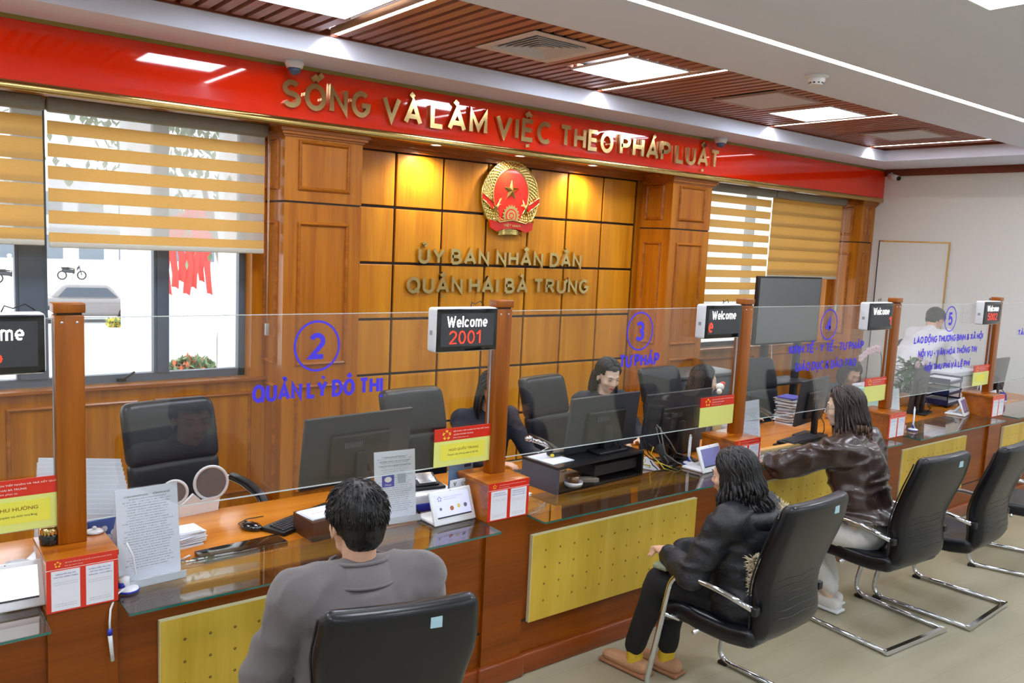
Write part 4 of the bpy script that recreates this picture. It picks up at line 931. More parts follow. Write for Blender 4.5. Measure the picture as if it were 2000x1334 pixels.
for (cx, cz) in ((-.04, .2), (-.015, .2), (-.03, .165), (0, .165), (.02, .18), (-.045, .13), (-.01, .13)): mb.add([(cx+.012*math.cos(a*PI/6), -.0065, cz+.012*math.sin(a*PI/6)) for a in range(12)], [tuple(range(12))])
obj('pale_dot', mb, M_PAPER, t)
t = thing('lumbar_support', 'white framed grey mesh back support with two rounded lobes on the desk', 'back support', (1.19, 3.86, ZD), 8)
for s, r, m2 in ((-1, .05, 0), (1, .072, 0)):
    cx = s*.075+(.015 if s > 0 else -.01); cz = .12 if s < 0 else .135
    ring = [(cx+r*math.cos(a*PI/14), -.02*math.cos(a*PI/14), cz+r*1.1*math.sin(a*PI/14)) for a in range(28)]
    obj('mesh_lobe', MB().add([(cx, 0, cz)]+ring, [(0, k+1, (k+1) % 28+1) for k in range(28)], True), mat('grey_mesh', (112, 106, 106), .6), t)
    obj('white_rim', MB().tube(ring, .007, 8, closed=True), M_WPL, t)
obj('white_stem', MB().prism([(-.1, 0), (.12, 0), (.13, .07), (.04, .06), (0, .1), (-.05, .06), (-.11, .06)], -.012, .004), M_WPL, t)
t = thing('wall_socket', 'white double wall socket at the left above the folders', 'socket', (.27, 6.055, .82))
obj('plate', MB().rbox((0, -.004, 0), (.07, .005, .04), .003, 2), M_WPL, t); obj('socket_hole', MB().box(-.04, -.035, -.0105, -.009, -.008, .008).box(-.025, -.02, -.0105, -.009, -.008, .008).box(.02, .025, -.0105, -.009, -.008, .008).box(.035, .04, -.0105, -.009, -.008, .008), M_DARK, t)
# white box and hole punch left of pedestal 2
t = thing('paper_tray', 'white printer-like box under the hole punch left of the 2001 pedestal', 'box', (2.16, 3.4, ZD), -4)
obj('body', MB().rbox((0, 0, .055), (.13, .12, .055), .01, 3), M_WPL, t); obj('blue_flap', MB().rbox((-.06, -.122, .05), (.06, .006, .02), .005, 2), M_BLUE, t)
t = thing('hole_punch', 'black and silver hole punch on the white box', 'hole punch', (2.17, 3.4, ZD+.11), -8)
obj('base', MB().rbox((0, 0, .008), (.09, .06, .008), .006, 2), M_BLACK, t); obj('lever', MB().rbox((0, 0, .055), (.062, .05, .008), .007, 2, T=rot('X', 22, (0, .05, .05))), M_BLACK, t)
obj('silver_plate', MB().rbox((0, 0, .066), (.045, .04, .003), .002, 1, T=rot('X', 22, (0, .05, .05))), mat('brushed_silver', (190, 192, 194), .3, .8), t)
obj('punch_column', MB().tube([(-.04, 0, .01), (-.04, 0, .05)], .009, 10).tube([(.04, 0, .01), (.04, 0, .05)], .009, 10), M_STEEL, t); obj('guide_arm', MB().box(-.14, -.08, -.004, .004, .004, .008).box(-.145, -.138, -.006, .006, .004, .03), M_BLACK, t)
t = thing('black_strut', 'thin black slanted rod between the guide sheet and the iconed tablet', 'rod', (2.0, 3.2, ZD)); obj('rod', MB().tube([(-.04, .08, .17), (.05, 0, .02)], .005, 8), M_BLACK, t); obj('rod_foot', MB().rbox((.055, 0, .01), (.03, .03, .01), .005, 2), M_BLACK, t)
# black riser with shelf
t = thing('monitor_riser', 'black open-fronted riser shelf carrying a monitor', 'shelf', (3.25, 3.4, ZD), 4)
obj('top_board', MB().box(-.36, .36, -.14, .14, .135, .15), M_BLACK, t); obj('side_board', MB().box(-.36, -.345, -.14, .14, 0, .135), mat('grey_board', (72, 76, 88), .5), t); obj('side_board', MB().box(.345, .36, -.14, .14, 0, .135), M_BLACK, t)
obj('bottom_board', MB().box(-.345, .345, -.14, .14, 0, .012), M_BLACK, t); obj('drawer_shell', MB().box(-.02, .345, -.1, .13, .04, .1), mat('charcoal_board', (34, 34, 38), .5), t)
t = thing('glass_tumbler', 'glass tumbler of tea in a white saucer cup on the riser shelf', 'cup', (3.07, 3.29, ZD+.012))
obj('saucer', MB().lathe([(0, 0), (.045, 0), (.052, .012), (.052, .028), (.047, .028), (.044, .012), (0, .01)], 28), M_WCER, t); obj('tumbler', MB().lathe([(0, .012), (.03, .012), (.034, .06), (.031, .06), (.028, .02), (0, .018)], 24), mat('tea_glass', (120, 80, 50), .08, coat=.8), t)
t = thing('paper_pad', 'white sheet with scribbles on the left of the black riser', 'paper', (2.99, 3.4, ZD+.15), 6); obj('sheet', MB().box(-.085, .085, -.1, .1, 0, .004), M_PAPER, t)
t = thing('folded_leaflets', 'pale leaflets sticking out of the riser shelf', 'leaflets', (3.2, 3.33, ZD+.013), -30)
for k in range(4): obj('sheet', MB().box(-.05, .07, -.03, .03, k*.005, k*.005+.002), mat('kraft_paper', (170, 160, 146), .7), t, rz=k*4)
t = thing('desk_microphone', 'chrome desk microphone leaning left on the black riser', 'microphone', (3.03, 3.43, ZD+.155), 0)
obj('base', MB().rbox((.02, 0, .015), (.045, .03, .014), .008, 2), M_BLACK, t); obj('arm', MB().tube([(.0, 0, .02), (-.05, .01, .07), (-.13, .03, .1)], [.009, .011, .013], 12), M_STEEL, t); obj('head', MB().ell((-.15, .035, .108), (.026, .022, .018), 14), M_STEEL, t)
obj('thin_stalk', MB().tube([(-.01, .01, .02), (-.05, -.02, .06), (-.11, .0, .03)], .003, 6), M_STEEL, t); obj('yellow_clip', MB().ell((-.03, -.03, .012), (.014, .01, .01), 10), mat('yellow_plastic', (222, 200, 40), .4), t)
t = thing('stacked_sheets', 'loose white sheets on the desk right of the 2001 pedestal', 'papers', (2.66, 3.42, ZD), 0)
for k in range(6): obj('sheet', MB().box(-.1, .1, -.14, .14, k*.002, k*.002+.0015), M_PAPER, t, rz=rng.uniform(-20, 20))
obj('green_cover', MB().box(-.06, .05, -.16, -.08, .013, .016), mat('teal_card', (60, 150, 140), .5), t)
# tangle right of the riser
t = thing('cable_tangle', 'tangle of black, grey and yellow cables right of the black riser', 'cables', (3.8, 3.3, ZD))
for k in range(12):
    p0 = Vector((rng.uniform(-.15, .02), rng.uniform(0, .12), rng.uniform(.05, .3))); pts = [p0]
    for q in range(5): p0 = p0+Vector((rng.uniform(-.02, .08), rng.uniform(-.05, .03), -p0.z*.42+rng.uniform(-.01, .02))); pts.append(Vector((p0.x, p0.y, max(.006, p0.z))))
    obj('cable', MB().tube(pts, .0035, 6), (M_CABLEB, M_CABLE, M_CABLEB, mat('yellow_cable', (216, 200, 60), .5))[k % 4], t)
t = thing('scanner_arm', 'black angled scanner arm beside the white pen loop', 'scanner', (3.86, 3.3, ZD), -20); obj('arm', MB().rbox((0, 0, .09), (.02, .014, .085), .008, 2, T=rot('Y', -25)), M_DARK, t); obj('foot', MB().rbox((.01, 0, .01), (.05, .045, .01), .006, 2), M_BLACK, t)
t = thing('crumpled_papers', 'white crumpled papers in the middle of the cable tangle', 'papers', (3.72, 3.36, ZD)); obj('sheet', MB().box(-.09, .09, -.08, .08, .02, .023, T=rot('X', 30)), M_PAPER, t); obj('sheet', MB().box(-.08, .1, -.06, .09, .012, .015, T=rot('Y', 14)), M_PAPER, t)
t = thing('orange_file', 'orange and brown file box left of the cable tangle', 'file', (3.66, 3.62, ZD), 12); obj('cover', MB().rbox((0, 0, .07), (.05, .1, .07), .004, 1), mat('orange_card', (206, 120, 40), .5), t); obj('spine_label', MB().box(-.02, .02, -.103, -.1, .03, .11), M_PAPER, t)
t = thing('black_printer', 'low black device behind the third post', 'device', (4.25, 3.62, ZD), 0); obj('body', MB().rbox((0, 0, .07), (.16, .12, .07), .02, 3), M_BLACK, t); obj('lid', MB().rbox((0, 0, .146), (.14, .1, .006), .005, 2), M_DARK, t)
# bay three: pale niche, papers
t = thing('pale_niche', 'pale wooden desk front with an open niche below the elbows of the woman in brown', 'shelf', (4.72, 3.22, ZD-.16), 0)
obj('top_rail', MB().box(-.42, .42, -.05, .06, .165, .19), W_PALE, t); obj('left_panel', MB().box(-.42, -.16, -.05, -.03, .0, .165), W_PALE, t); obj('inner_panel', MB().box(-.16, .42, .03, .05, .0, .165), mat('niche_grey', (110, 104, 100), .6), t)
t = thing('paper_ream', 'messy tall pile of papers and folders left of the monitor before the woman in brown', 'papers', (5.86, 3.8, ZD), 10)
t.scale = (.8, .8, .82)
for k in range(26): obj('sheet', MB().box(-.12, .12, -.09, .09, 0, .008), (M_PAPER, mat('grey_folder', (150, 150, 156), .6), M_PAPER)[k % 3], t, at=(rng.uniform(-.02, .02), rng.uniform(-.02, .02), k*.0095), rz=rng.uniform(-10, 10))
obj('blue_folder', MB().box(-.12, .12, -.09, .09, .25, .258), mat('violet_card', (96, 96, 190), .5), t)
t = thing('open_sheets', 'white sheets on the desk beside the third document stand', 'papers', (4.72, 3.45, ZD), 14)
for k in range(4): obj('sheet', MB().box(-.15, .15, -.1, .1, k*.002, k*.002+.0015), M_PAPER, t, rz=k*9-12)
t = thing('cyan_file_box', 'pale cyan file boxes behind the head of the woman in brown', 'files', (7.0, 3.66, ZD), 4)
obj('box', MB().rbox((-.08, 0, .12), (.2, .08, .12), .006, 1), mat('cyan_card', (170, 226, 226), .5), t); obj('box', MB().rbox((.08, .14, .12), (.2, .06, .12), .006, 1), mat('grey_white_card', (206, 212, 220), .5), t)
# blue trays at bay four/five
t = thing('letter_tray', 'stack of blue letter trays right of the fifth monitor', 'trays', (8.05, 3.62, ZD), 6, None)
for k in range(3):
    z = .02+k*.1; obj('tray', MB().box(-.17, .17, -.13, .13, z, z+.006).box(-.17, -.164, -.13, .13, z, z+.05).box(.164, .17, -.13, .13, z, z+.05).box(-.17, .17, .124, .13, z, z+.05).box(-.17, .17, -.13, -.124, z, z+.025), M_NAVY, t)
    obj('paper_pile', MB().box(-.15, .15, -.12, .12, z+.008, z+.035), M_PAPER, t)
for sx in (-.16, .16):
    for sy in (-.12, .12): obj('upright', MB().tube([(sx, sy, 0), (sx, sy, .25)], .005, 8), M_BLACK, t)
t = thing('white_file_box', 'large white box behind the blue letter trays', 'box', (8.62, 3.76, ZD), 0); obj('box', MB().rbox((0, 0, .14), (.3, .11, .14), .01, 2), M_PAPER, t); obj('lid_edge', MB().box(-.3, .3, -.115, -.11, .23, .235), M_DARK, t)
t = thing('tape_dispenser', 'blue and white tape roll beside the last document stand', 'tape', (8.5, 3.25, ZG), 0); T = rot('X', 90)
obj('roll', MB().lathe([(.02, -.02), (.05, -.02), (.05, .02), (.02, .02), (.02, -.02)], 24, T=loc(0, 0, .05) @ T), M_BLUE, t); obj('holder', MB().rbox((0, 0, .01), (.06, .025, .01), .006, 2), M_WPL, t)
t = thing('white_leaflet', 'white leaflet with small print leaning on the last pedestal', 'leaflet', (8.04, 3.12, ZG), 6); obj('sheet', MB().box(-.09, .09, -.001, .001, 0, .17, T=rot('X', -12)), printed('leaflet_print', (236, 240, 246), (70, 70, 80), 90, (.07, .2), .55), t)
# ============================================================ CHAIRS
def bez(pts, r=.06, n=5):
    """polyline with rounded corners"""
    P = [Vector(p) for p in pts]; out = [P[0]]
    for i in range(1, len(P)-1):
        a, b, c = P[i-1], P[i], P[i+1]; d1 = (a-b); d2 = (c-b); rr = min(r, d1.length*.45, d2.length*.45); s = b+d1.normalized()*rr; e = b+d2.normalized()*rr
        for k in range(n+1): t = k/n; out.append(s*(1-t)**2+b*2*t*(1-t)+e*t*t)
    out.append(P[-1]); return out
def backcurve(x, z, y0, z0, top, sw=.0):
    u = (z-z0)/(top-z0)
    return y0-.13*u-.035*math.sin(PI*min(1, max(0, u))*1.0+.2)+.02*math.sin(2*PI*u)
def make_public_chair(label):
    t = thing('visitor_chair', label, 'chair', (0, 0, 0), group='black chairs for visitors')
    w = .235
    def seatd(x, y, z): return (x*(1-.04*(y > .1)), y, z-.035*math.exp(-((y-.27)/.06)**2)+.02*math.exp(-((y+.22)/.08)**2)-.012*(1-(x/w)**2)*(z > .44))
    obj('seat', MB().rbox((0, .02, .445), (w+.01, .255, .045), .035, 4, n=(8, 10, 1), deform=seatd), M_LEATH, t)
    def bd(x, y, z):
        u = (z-.40)/.69; s = 1-.10*max(0, math.sin(PI*min(1, u*1.35)))*(u < .75)+.0
        s *= 1 if u < .8 else 1-.06*((u-.8)/.2)
        s *= 1-.20*max(0, (.22-u)/.22)**2
        yy = -.235-.085*u+.035*math.sin(PI*1.5*u)+.018*(x/w)**2-.03*math.exp(-((u-.2)/.16)**2)+.10*max(0, (.16-u)/.16)**2
        return (x*s, yy+y*(1+.25*math.sin(PI*u)), z)
    b = obj('backrest', MB().rbox((0, 0, .745), (w+.005, .036, .345), .034, 4, n=(10, 1, 16), deform=bd), M_LEATH, t)
    pip = []
    for k in range(41):
        a = k/40; L = (.06, .16, .3, .45)
        x = -(w+.005)+.03; z = .46+a*.59; p = bd(x-.028, .03, z); pip.append((p[0], p[1]+.0, p[2]))
    obj('piping', MB().tube(pip, .004, 6), M_BLACK, b); obj('piping', MB().tube([(-p[0], p[1], p[2]) for p in pip], .004, 6), M_BLACK, b)
    mb = MB()
    for k in range(6):
        z = .56+k*.035; q = [bd(x, -.0362, z+.004*math.sin(x*30+k)) for x in np.linspace(-w*.8, w*.8, 9)]; mb.tube(q, [.0008, .002, .003, .003, .003, .003, .003, .002, .0008], 5)
    obj('back_crease', mb, M_LEATH, b)
    p = bd(.09, -.0365, 1.035); obj('sticker', MB().box(p[0]-.017, p[0]+.017, p[1]-.003, p[1]+.004, p[2]-.016, p[2]+.016), mat('pale_sticker', (170, 206, 220), .5), t)
    fr = MB(); X = .285
    side = lambda s: [(s*X, -.29, .018), (s*X, .29, .018), (s*X, .17, .655), (s*X, -.06, .66), (s*(X-.035), -.245, .61)]
    for s in (-1, 1): fr.tube(bez(side(s), .09, 6), .0135, 10)
    fr.box(-X-.012, X+.012, -.302, -.278, .006, .03)
    fr.tube([(-X, .2, .44), (-X+.06, .17, .41), (X-.06, .17, .41), (X, .2, .44)], .011, 8).tube([(-X+.02, .05, .402), (X-.02, .05, .402)], .01, 8)
    obj('frame', fr, M_STEEL, t)
    for s in (-1, 1): obj('arm_bracket', MB().rbox((s*(X-.035), -.245, .61), (.018, .014, .02), .008, 2), M_BLACK, t); obj('foot_glide', MB().rbox((s*X, .25, .008), (.018, .025, .009), .005, 2), M_BLACK, t)
    return t
pcs = [('black leather chair with chrome arms holding the man in grey', (1.25, 2.25), -14), ('black leather chair with a pale blue sticker holding the woman in black', (3.16, 2.22), 2),
       ('black leather chair holding the woman in brown leather', (4.57, 2.32), -4), ('empty black leather chair with a small sticker, second from the right edge', (5.25, 2.24), 3),
       ('empty black chair cut by the right edge of the photo', (6.44, 2.26), 20)]
c0 = make_public_chair(pcs[0][0])
for i, (lb, (x, y), rz) in enumerate(pcs):
    if i == 0: c0.location = (x, y, 0); c0.rotation_euler.z = math.radians(rz)
    else: dup(c0, (x, y, 0), rz, lb)
def make_staff_chair(label):
    t = thing('staff_chair', label, 'chair', (0, 0, 0), group='high backed staff chairs')   # faces -y
    w = .25
    def bd(x, y, z):
        u = (z-.45)/.72; s = 1-.07*(1-u)**2-.05*max(0, (u-.85)/.15)**2
        return (x*s, .22+.13*u-.03*math.sin(PI*u)+.02*(x/w)**2*-1+y, z)
    obj('backrest', MB().rbox((0, 0, .66), (w, .045, .2), .04, 4, n=(8, 1, 8), deform=bd), M_LEATS, t)
    obj('head_panel', MB().rbox((0, 0, 1.0), (w+.003, .05, .165), .045, 4, n=(8, 1, 6), deform=bd), M_LEATS, t)
    obj('seat', MB().rbox((0, .0, .47), (.255, .25, .05), .04, 4, n=(6, 6, 1)), M_LEATS, t)
    for s in (-1, 1):
        obj('arm_tube', MB().tube(bez([(s*.27, .26, .72), (s*.31, .1, .71), (s*.32, -.14, .66), (s*.29, -.2, .47), (s*.22, -.05, .42)], .1, 6), .015, 10), M_STEEL, t)
        obj('arm_pad', MB().tube(bez([(s*.295, .16, .73), (s*.315, .02, .722), (s*.322, -.13, .68), (s*.318, -.19, .6)], .1, 6), .024, 10, flat=.8), M_BLACK, t)
    obj('gas_column', MB().tube([(0, 0, .1), (0, 0, .43)], .03, 14), M_STEEL, t)
    for k in range(5):
        a = k*2*PI/5; c, s = math.cos(a), math.sin(a)
        obj('foot', MB().tube([(0, 0, .11), (c*.15, s*.15, .1), (c*.29, s*.29, .07)], [.03, .022, .016], 10), M_STEEL, t); obj('caster', MB().ell((c*.29, s*.29, .03), (.028, .028, .03), 12), M_BLACK, t)
    return t
scs = [('large black staff chair standing empty in the first bay', (1.34, 4.32), 8), ('black staff chair of the clerk hidden by post 2001', (2.96, 4.5), 4), ('black staff chair behind the woman looking down', (4.22, 4.58), 10),
       ('black staff chair behind the woman in profile', (5.5, 4.56), 2), ('black staff chair behind the monitor before the woman in brown', (6.95, 4.6), 0)]
s0 = make_staff_chair(scs[0][0])
for i, (lb, (x, y), rz) in enumerate(scs):
    if i == 0: s0.location = (x, y, 0); s0.rotation_euler.z = math.radians(rz)
    else: dup(s0, (x, y, 0), rz, lb).scale.z = .93

# ============================================================ PEOPLE
def evalmods(mb, voxel, smooth=6, name='m'):
    me = mb.mesh(name); o = bpy.data.objects.new('tmp', me); COL.objects.link(o)
    r = o.modifiers.new('r', 'REMESH'); r.mode = 'VOXEL'; r.voxel_size = voxel; r.use_smooth_shade = True
    s = o.modifiers.new('s', 'SMOOTH'); s.iterations = smooth; s.factor = .5
    dg = bpy.context.evaluated_depsgraph_get(); dg.update(); out = bpy.data.meshes.new_from_object(o.evaluated_get(dg)); out.name = name
    bpy.data.objects.remove(o); bpy.data.meshes.remove(me)
    for p in out.polygons: p.use_smooth = True
    return out
def wrinkle(me, amp, freq, st=(1, 1, 1), ridged=True, seed=0):
    n = len(me.vertices); co = np.empty(n*3); me.vertices.foreach_get('co', co); co = co.reshape(-1, 3); no = np.empty(n*3); me.vertices.foreach_get('normal', no); no = no.reshape(-1, 3)
    d = np.empty(n)
    for i in range(n):
        p = Vector((co[i][0]*st[0]*freq+seed, co[i][1]*st[1]*freq, co[i][2]*st[2]*freq)); w = mnoise.noise_vector(p*.6)*.8; v = mnoise.noise(p+w)
        d[i] = (1-abs(v)*2.6) if ridged else v
    co = co+no*(d*amp)[:, None]; me.vertices.foreach_set('co', co.ravel()); me.update()
def frame(yaw, pitch, roll=0):
    """head frame: yaw left positive, pitch down positive, facing +y"""
    return Matrix.Rotation(math.radians(yaw), 3, 'Z') @ Matrix.Rotation(math.radians(-pitch), 3, 'X') @ Matrix.Rotation(math.radians(roll), 3, 'Y')
def person(label, at, rz, J, head=(0, 0), headR=1., skin=None, lips=None, lipm=None, top=None, legs=None, hair=None, female=False, shoe=None, voxel=.0075, glasses=False, topo=.018, wr=.006, collar=None, hands=True, extra=None, cut=None, sleeve=.035, tf=14, wst=(1, 1, 1), hairm=None, tips=None, hairlen=.3, eyes=True):
    """J: joints in local metres, +y forward: hip, chest, neck, head, shL, shR, elL, elR, haL, haR, knL, knR, anL, anR"""
    skin = skin or M_SKIN; t = thing('person', label, 'person', at, rz)
    V = {k: Vector(v) for k, v in J.items()}
    R = frame(*head); Hc = V['head']; S = headR
    def h(x, y, z): return Hc+R @ Vector((x*S, y*S, z*S))
    f = .9 if female else 1.
    b = MB()
    hip, ch, nk = V['hip'], V['chest'], V['neck']
    def torso(mb, e):
        mb.ell(hip, (.155*(1.04 if female else 1)+e, .115+e, .11+e), 20); mb.cap(hip, ch, .12*f+e, .13*f+e, 20)
        ax = (V['shR']-V['shL']).normalized()
        for s in (-1, 1): mb.cap(hip+ax*.05*s+Vector((0, 0, .03)), ch+ax*.07*s*f, .105*f+e, .105*f+e, 16)
        mb.cap(V['shL'], V['shR'], .055*f+e, .055*f+e, 16); mb.cap(ch+Vector((0, 0, .02)), nk-Vector((0, 0, .05)), .115*f+e, .06*f+e, 18)
        for s in ('L', 'R'): mb.cap(ch+(V['sh'+s]-ch)*.5, V['sh'+s]-Vector((0, 0, .01)), .09*f+e, .058*f+e, 16)
        if female: mb.ell(ch+Vector((-.065, .075, -.04)), (.055+e*.5,)*3, 14); mb.ell(ch+Vector((.065, .075, -.04)), (.055+e*.5,)*3, 14)
    def arms(mb, e, cuff=True):
        for s in ('L', 'R'):
            a, el, ha = V['sh'+s], V['el'+s], V['ha'+s]; d = (ha-el); w = el+d*((d.length-sleeve)/d.length if cuff else 1)
            mb.cap(a, el, .048*f+e, .038*f+e, 14); mb.cap(el, w, .039*f+e, (.026*f+e*.75), 14)
    def legsf(mb, e):
        for s in ('L', 'R'):
            sx = -1 if s == 'L' else 1
            mb.cap(hip+Vector((sx*.085, .03, -.02)), V['kn'+s], .078+e, .052+e, 16); mb.cap(V['kn'+s], V['an'+s]+Vector((0, 0, .045 if e else 0)), .052+e, .034+e*1.1, 14)
    torso(b, 0); arms(b, 0, False); legsf(b, 0)
    # neck and head
    b.cap(nk-Vector((0, 0, .06)), h(0, -.022, -.05), .056*f, .052*f, 16)
    Rm = R.to_4x4()
    def E(c, r, n=18): b.ell(h(*c), tuple(x*S for x in r), n, R=R)
    def Cp(a, c, r1, r2): b.cap(h(*a), h(*c), r1*S, r2*S, 10)
    E((0, -.012, .032), (.074, .092, .084), 24); E((0, .028, -.012), (.06, .062, .082), 24); E((0, .034, -.07), (.045*f+.004, .046, .034), 18); E((0, .066, -.09), (.017, .014, .014), 12)
    Cp((0, .083, .012), (0, .1, -.022), .0075, .0105); E((-.011, .092, -.026), (.008, .008, .007), 10); E((.011, .092, -.026), (.008, .008, .007), 10)
    for s in (-1, 1):
        Cp((s*.012, .084, .028), (s*.042, .074, .027), .0085, .007); E((s*.037, .064, -.022), (.021, .02, .022), 12); E((s*.076, -.004, -.004), (.009, .019, .031), 12); E((s*.079, .002, -.028), (.006, .01, .012), 8)
        E((s*.031, .0745, .011), (.0145, .0105, .0085), 10)
    E((0, .081, -.053), (.022, .013, .012), 12)
    # hands
    if hands:
        for s in ('L', 'R'):
            sx = -1 if s == 'L' else 1; a = V['ha'+s]; d = (V.get('hd'+s) or (a-V['el'+s])).normalized(); up = V.get('hn'+s) or Vector((0, 0, 1))
            side = d.cross(up).normalized(); nn = side.cross(d).normalized()
            b.cap(a-d*.03, a+d*.02, .024*f, .026*f, 12)
            for k in range(4):
                o = (k-1.5)*.0185*f; k0 = a+d*.025+side*o; k1 = a+d*(.085-.004*abs(k-1.2))+side*o*1.05; b.cap(k0-d*.03, k1, .013*f, .0105*f, 8)
                L = (.036, .042, .039, .03)[k]*f; k2 = k1+(d*.9-nn*.25).normalized()*L; k3 = k2+(d*.55-nn*.8).normalized()*L*.8
                b.cap(k1, k2, .0088*f, .008*f, 8); b.cap(k2, k3, .008*f, .0068*f, 8)
            th = -side*sx if True else side
            q0 = a+d*.015+th*.022; q1 = q0+(d*.6+th*.75-nn*.2).normalized()*.045; q2 = q1+(d*.95+th*.1-nn*.3).normalized()*.032
            b.cap(q0, q1, .0125*f, .0105*f, 8); b.cap(q1, q2, .0105*f, .0085*f, 8)
    # bare feet inside the shoes keep the figure whole
    for s in ('L', 'R'):
        a = V['an'+s]; fd = V.get('fd'+s) or Vector((0, 1, 0)); b.cap(a-Vector((0, 0, .055))-fd*.02, a+fd*.10-Vector((0, 0, .062)), .022, .018, 12)
    body = obj('body', evalmods(b, voxel, 4, 'body'), skin, t)
    # face details
    if eyes:
        for s in (-1, 1):
            e = obj('eye', MB().ell(h(s*.031, .0755, .009), (.0125*S, .0105*S, .0068*S), 14, R=R), M_EYE, t)
            obj('iris', MB().ell(h(s*.031, .083, .007), (.0052*S, .0036*S, .0052*S), 10, R=R), M_IRIS, e)
            obj('eyebrow', MB().tube([h(s*.014, .0925, .029), h(s*.03, .0885, .0345), h(s*.047, .076, .03)], [.0016*S, .0026*S, .0012*S], 6), M_HAIR, t)
            obj('eyelashes', MB().tube([h(s*.019, .0862, .012), h(s*.031, .0882, .0155), h(s*.045, .0785, .012)], [.001*S, .0017*S, .001*S], 6), M_HAIR, t)
        mb = MB().tube([h(-.023, .086, -.052), h(-.009, .0945, -.0485), h(0, .096, -.0505), h(.009, .0945, -.0485), h(.023, .086, -.052)], [.001, .0036, .0034, .0036, .001], 8).tube([h(-.021, .086, -.0545), h(0, .0955, -.0585), h(.021, .086, -.0545)], [.001, .0048, .001], 8)
        obj('lips', mb, lipm or M_LIPN, t)
    # clothes
    if top:
        mb = MB(); torso(mb, topo); arms(mb, topo*.9)
        if extra: extra(mb, V, topo)
        me = evalmods(mb, .011, 3, 'jacket'); wrinkle(me, wr, tf, wst, seed=len(label))
        if cut:
            bm = bmesh.new(); bm.from_mesh(me); bmesh.ops.delete(bm, geom=[v for v in bm.verts if v.co.z < cut+.012*math.sin(v.co.x*30) and v.co.y < .3], context='VERTS'); bm.to_mesh(me); bm.free()
        obj(top[0], me, top[1], t)
    if legs:
        mb = MB(); legsf(mb, .016); mb.ell(hip+Vector((0, 0, -.01)), (.17, .13, .11), 18)
        me = evalmods(mb, .013, 3, 'trousers'); wrinkle(me, .005, 12, (1, 1, .6), seed=3); obj(legs[0], me, legs[1], t)
    if shoe:
        for s in ('L', 'R'):
            a = V['an'+s]; fd = (V.get('fd'+s) or Vector((0, 1, 0))).normalized(); z0 = a.z-.095
            T = Matrix.Translation((a.x, a.y, z0)) @ Matrix.Rotation(math.atan2(-fd.x, fd.y), 4, 'Z')
            o = obj('shoe', MB().rbox((0, .05, .042), (.044, .135, .034), .032, 4, n=(2, 6, 1), deform=lambda x, y, z: (x*(1-.35*max(0, (y-.12)/.07)**2*.5-.12*(y < -.03)), y, z-(.022*max(0, (y-.02)/.15) if z > .045 else 0)), T=T), shoe[1], t)
            obj('sole', MB().rbox((0, .05, .009), (.047, .14, .009), .008, 2, n=(2, 6, 1), T=T), shoe[2], o)
            if len(shoe) > 3: obj('sock', MB().cap(a-Vector((0, 0, .05)), a+Vector((0, 0, .02)), .043, .04, 14), shoe[3], t)
    # hair
    if hair: hair(t, h, R, S, Hc, hairm or M_HAIR, tips, hairlen, random.Random(len(label)))
    if collar: collar(t, V, h)
    if glasses:
        mb = MB()
        for s in (-1, 1):
            mb.tube([h(s*.033+.024*math.cos(a*PI/10), .098-.004*abs(math.cos(a*PI/10)), .004+.022*math.sin(a*PI/10)) for a in range(20)], .0013, 6, closed=True)
            mb.tube([h(s*.056, .094, .008), h(s*.076, .06, .01), h(s*.08, -.01, .008)], .0012, 6)
        mb.tube([h(-.01, .1, .006), h(0, .104, .01), h(.01, .1, .006)], .0012, 6)
        obj('glasses', mb, mat('dark_wire', (60, 56, 56), .3, .8), t)
    return t, h, V
def hair_cap(front=.052, low=-.03, e=.012, back=-.075):
    def fn(t, h, R, S, Hc, m, tips, ln, rng):
        mb = MB(); mb.ell(h(0, -.014, .034), tuple((x+e)*S for x in (.074, .092, .084)), 30, R=R); mb.ell(h(0, -.045, -.01), (.068*S, .062*S, .075*S), 22, R=R)
        me = evalmods(mb, .006, 3, 'hair'); wrinkle(me, .003, 60, (1, 1, 1), False); bm = bmesh.new(); bm.from_mesh(me); Ri = R.inverted(); kill = []
        for v in bm.verts:
            p = Ri @ (v.co-Hc)/S
            fz = front-.0*abs(p.x)
            if (p.y > .045 and p.z < fz+.012) or (p.y > -.012 and p.z < .02+.0*p.y and p.y < .05 and not (p.y < .008 and p.z > -.01)) or p.z < back+.0 or (p.z < low and p.y > -.03): kill.append(v)
        bmesh.ops.delete(bm, geom=kill, context='VERTS'); bm.to_mesh(me); bm.free(); hc = obj('hair', me, m, t)
        mb = MB()
        for k in range(900):
            a = rng.uniform(0, 2*PI); ph = math.acos(rng.uniform(-.25, 1)); d = Vector((math.sin(ph)*math.cos(a), math.sin(ph)*math.sin(a), math.cos(ph)))
            q = Vector((d.x*.085, -.014+d.y*.103, .034+d.z*.095))
            if (q.y > .04 and q.z < front+.02) or (q.z < .025 and q.y > -.01) or q.z < low-.02: continue
            fl = Vector((d.x*d.z+.25*rng.uniform(-1, 1), d.y*d.z+.25*rng.uniform(-1, 1), -(d.x**2+d.y**2))).normalized()
            p1 = q+fl*.012+d*.002; p2 = q+fl*.026+d*.001; mb.tube([h(*(q-d*.004)), h(*p1), h(*p2)], [.0024*S, .0018*S, .0004*S], 4)
        obj('hair_tuft', mb, m, hc, kind='stuff')
    return fn
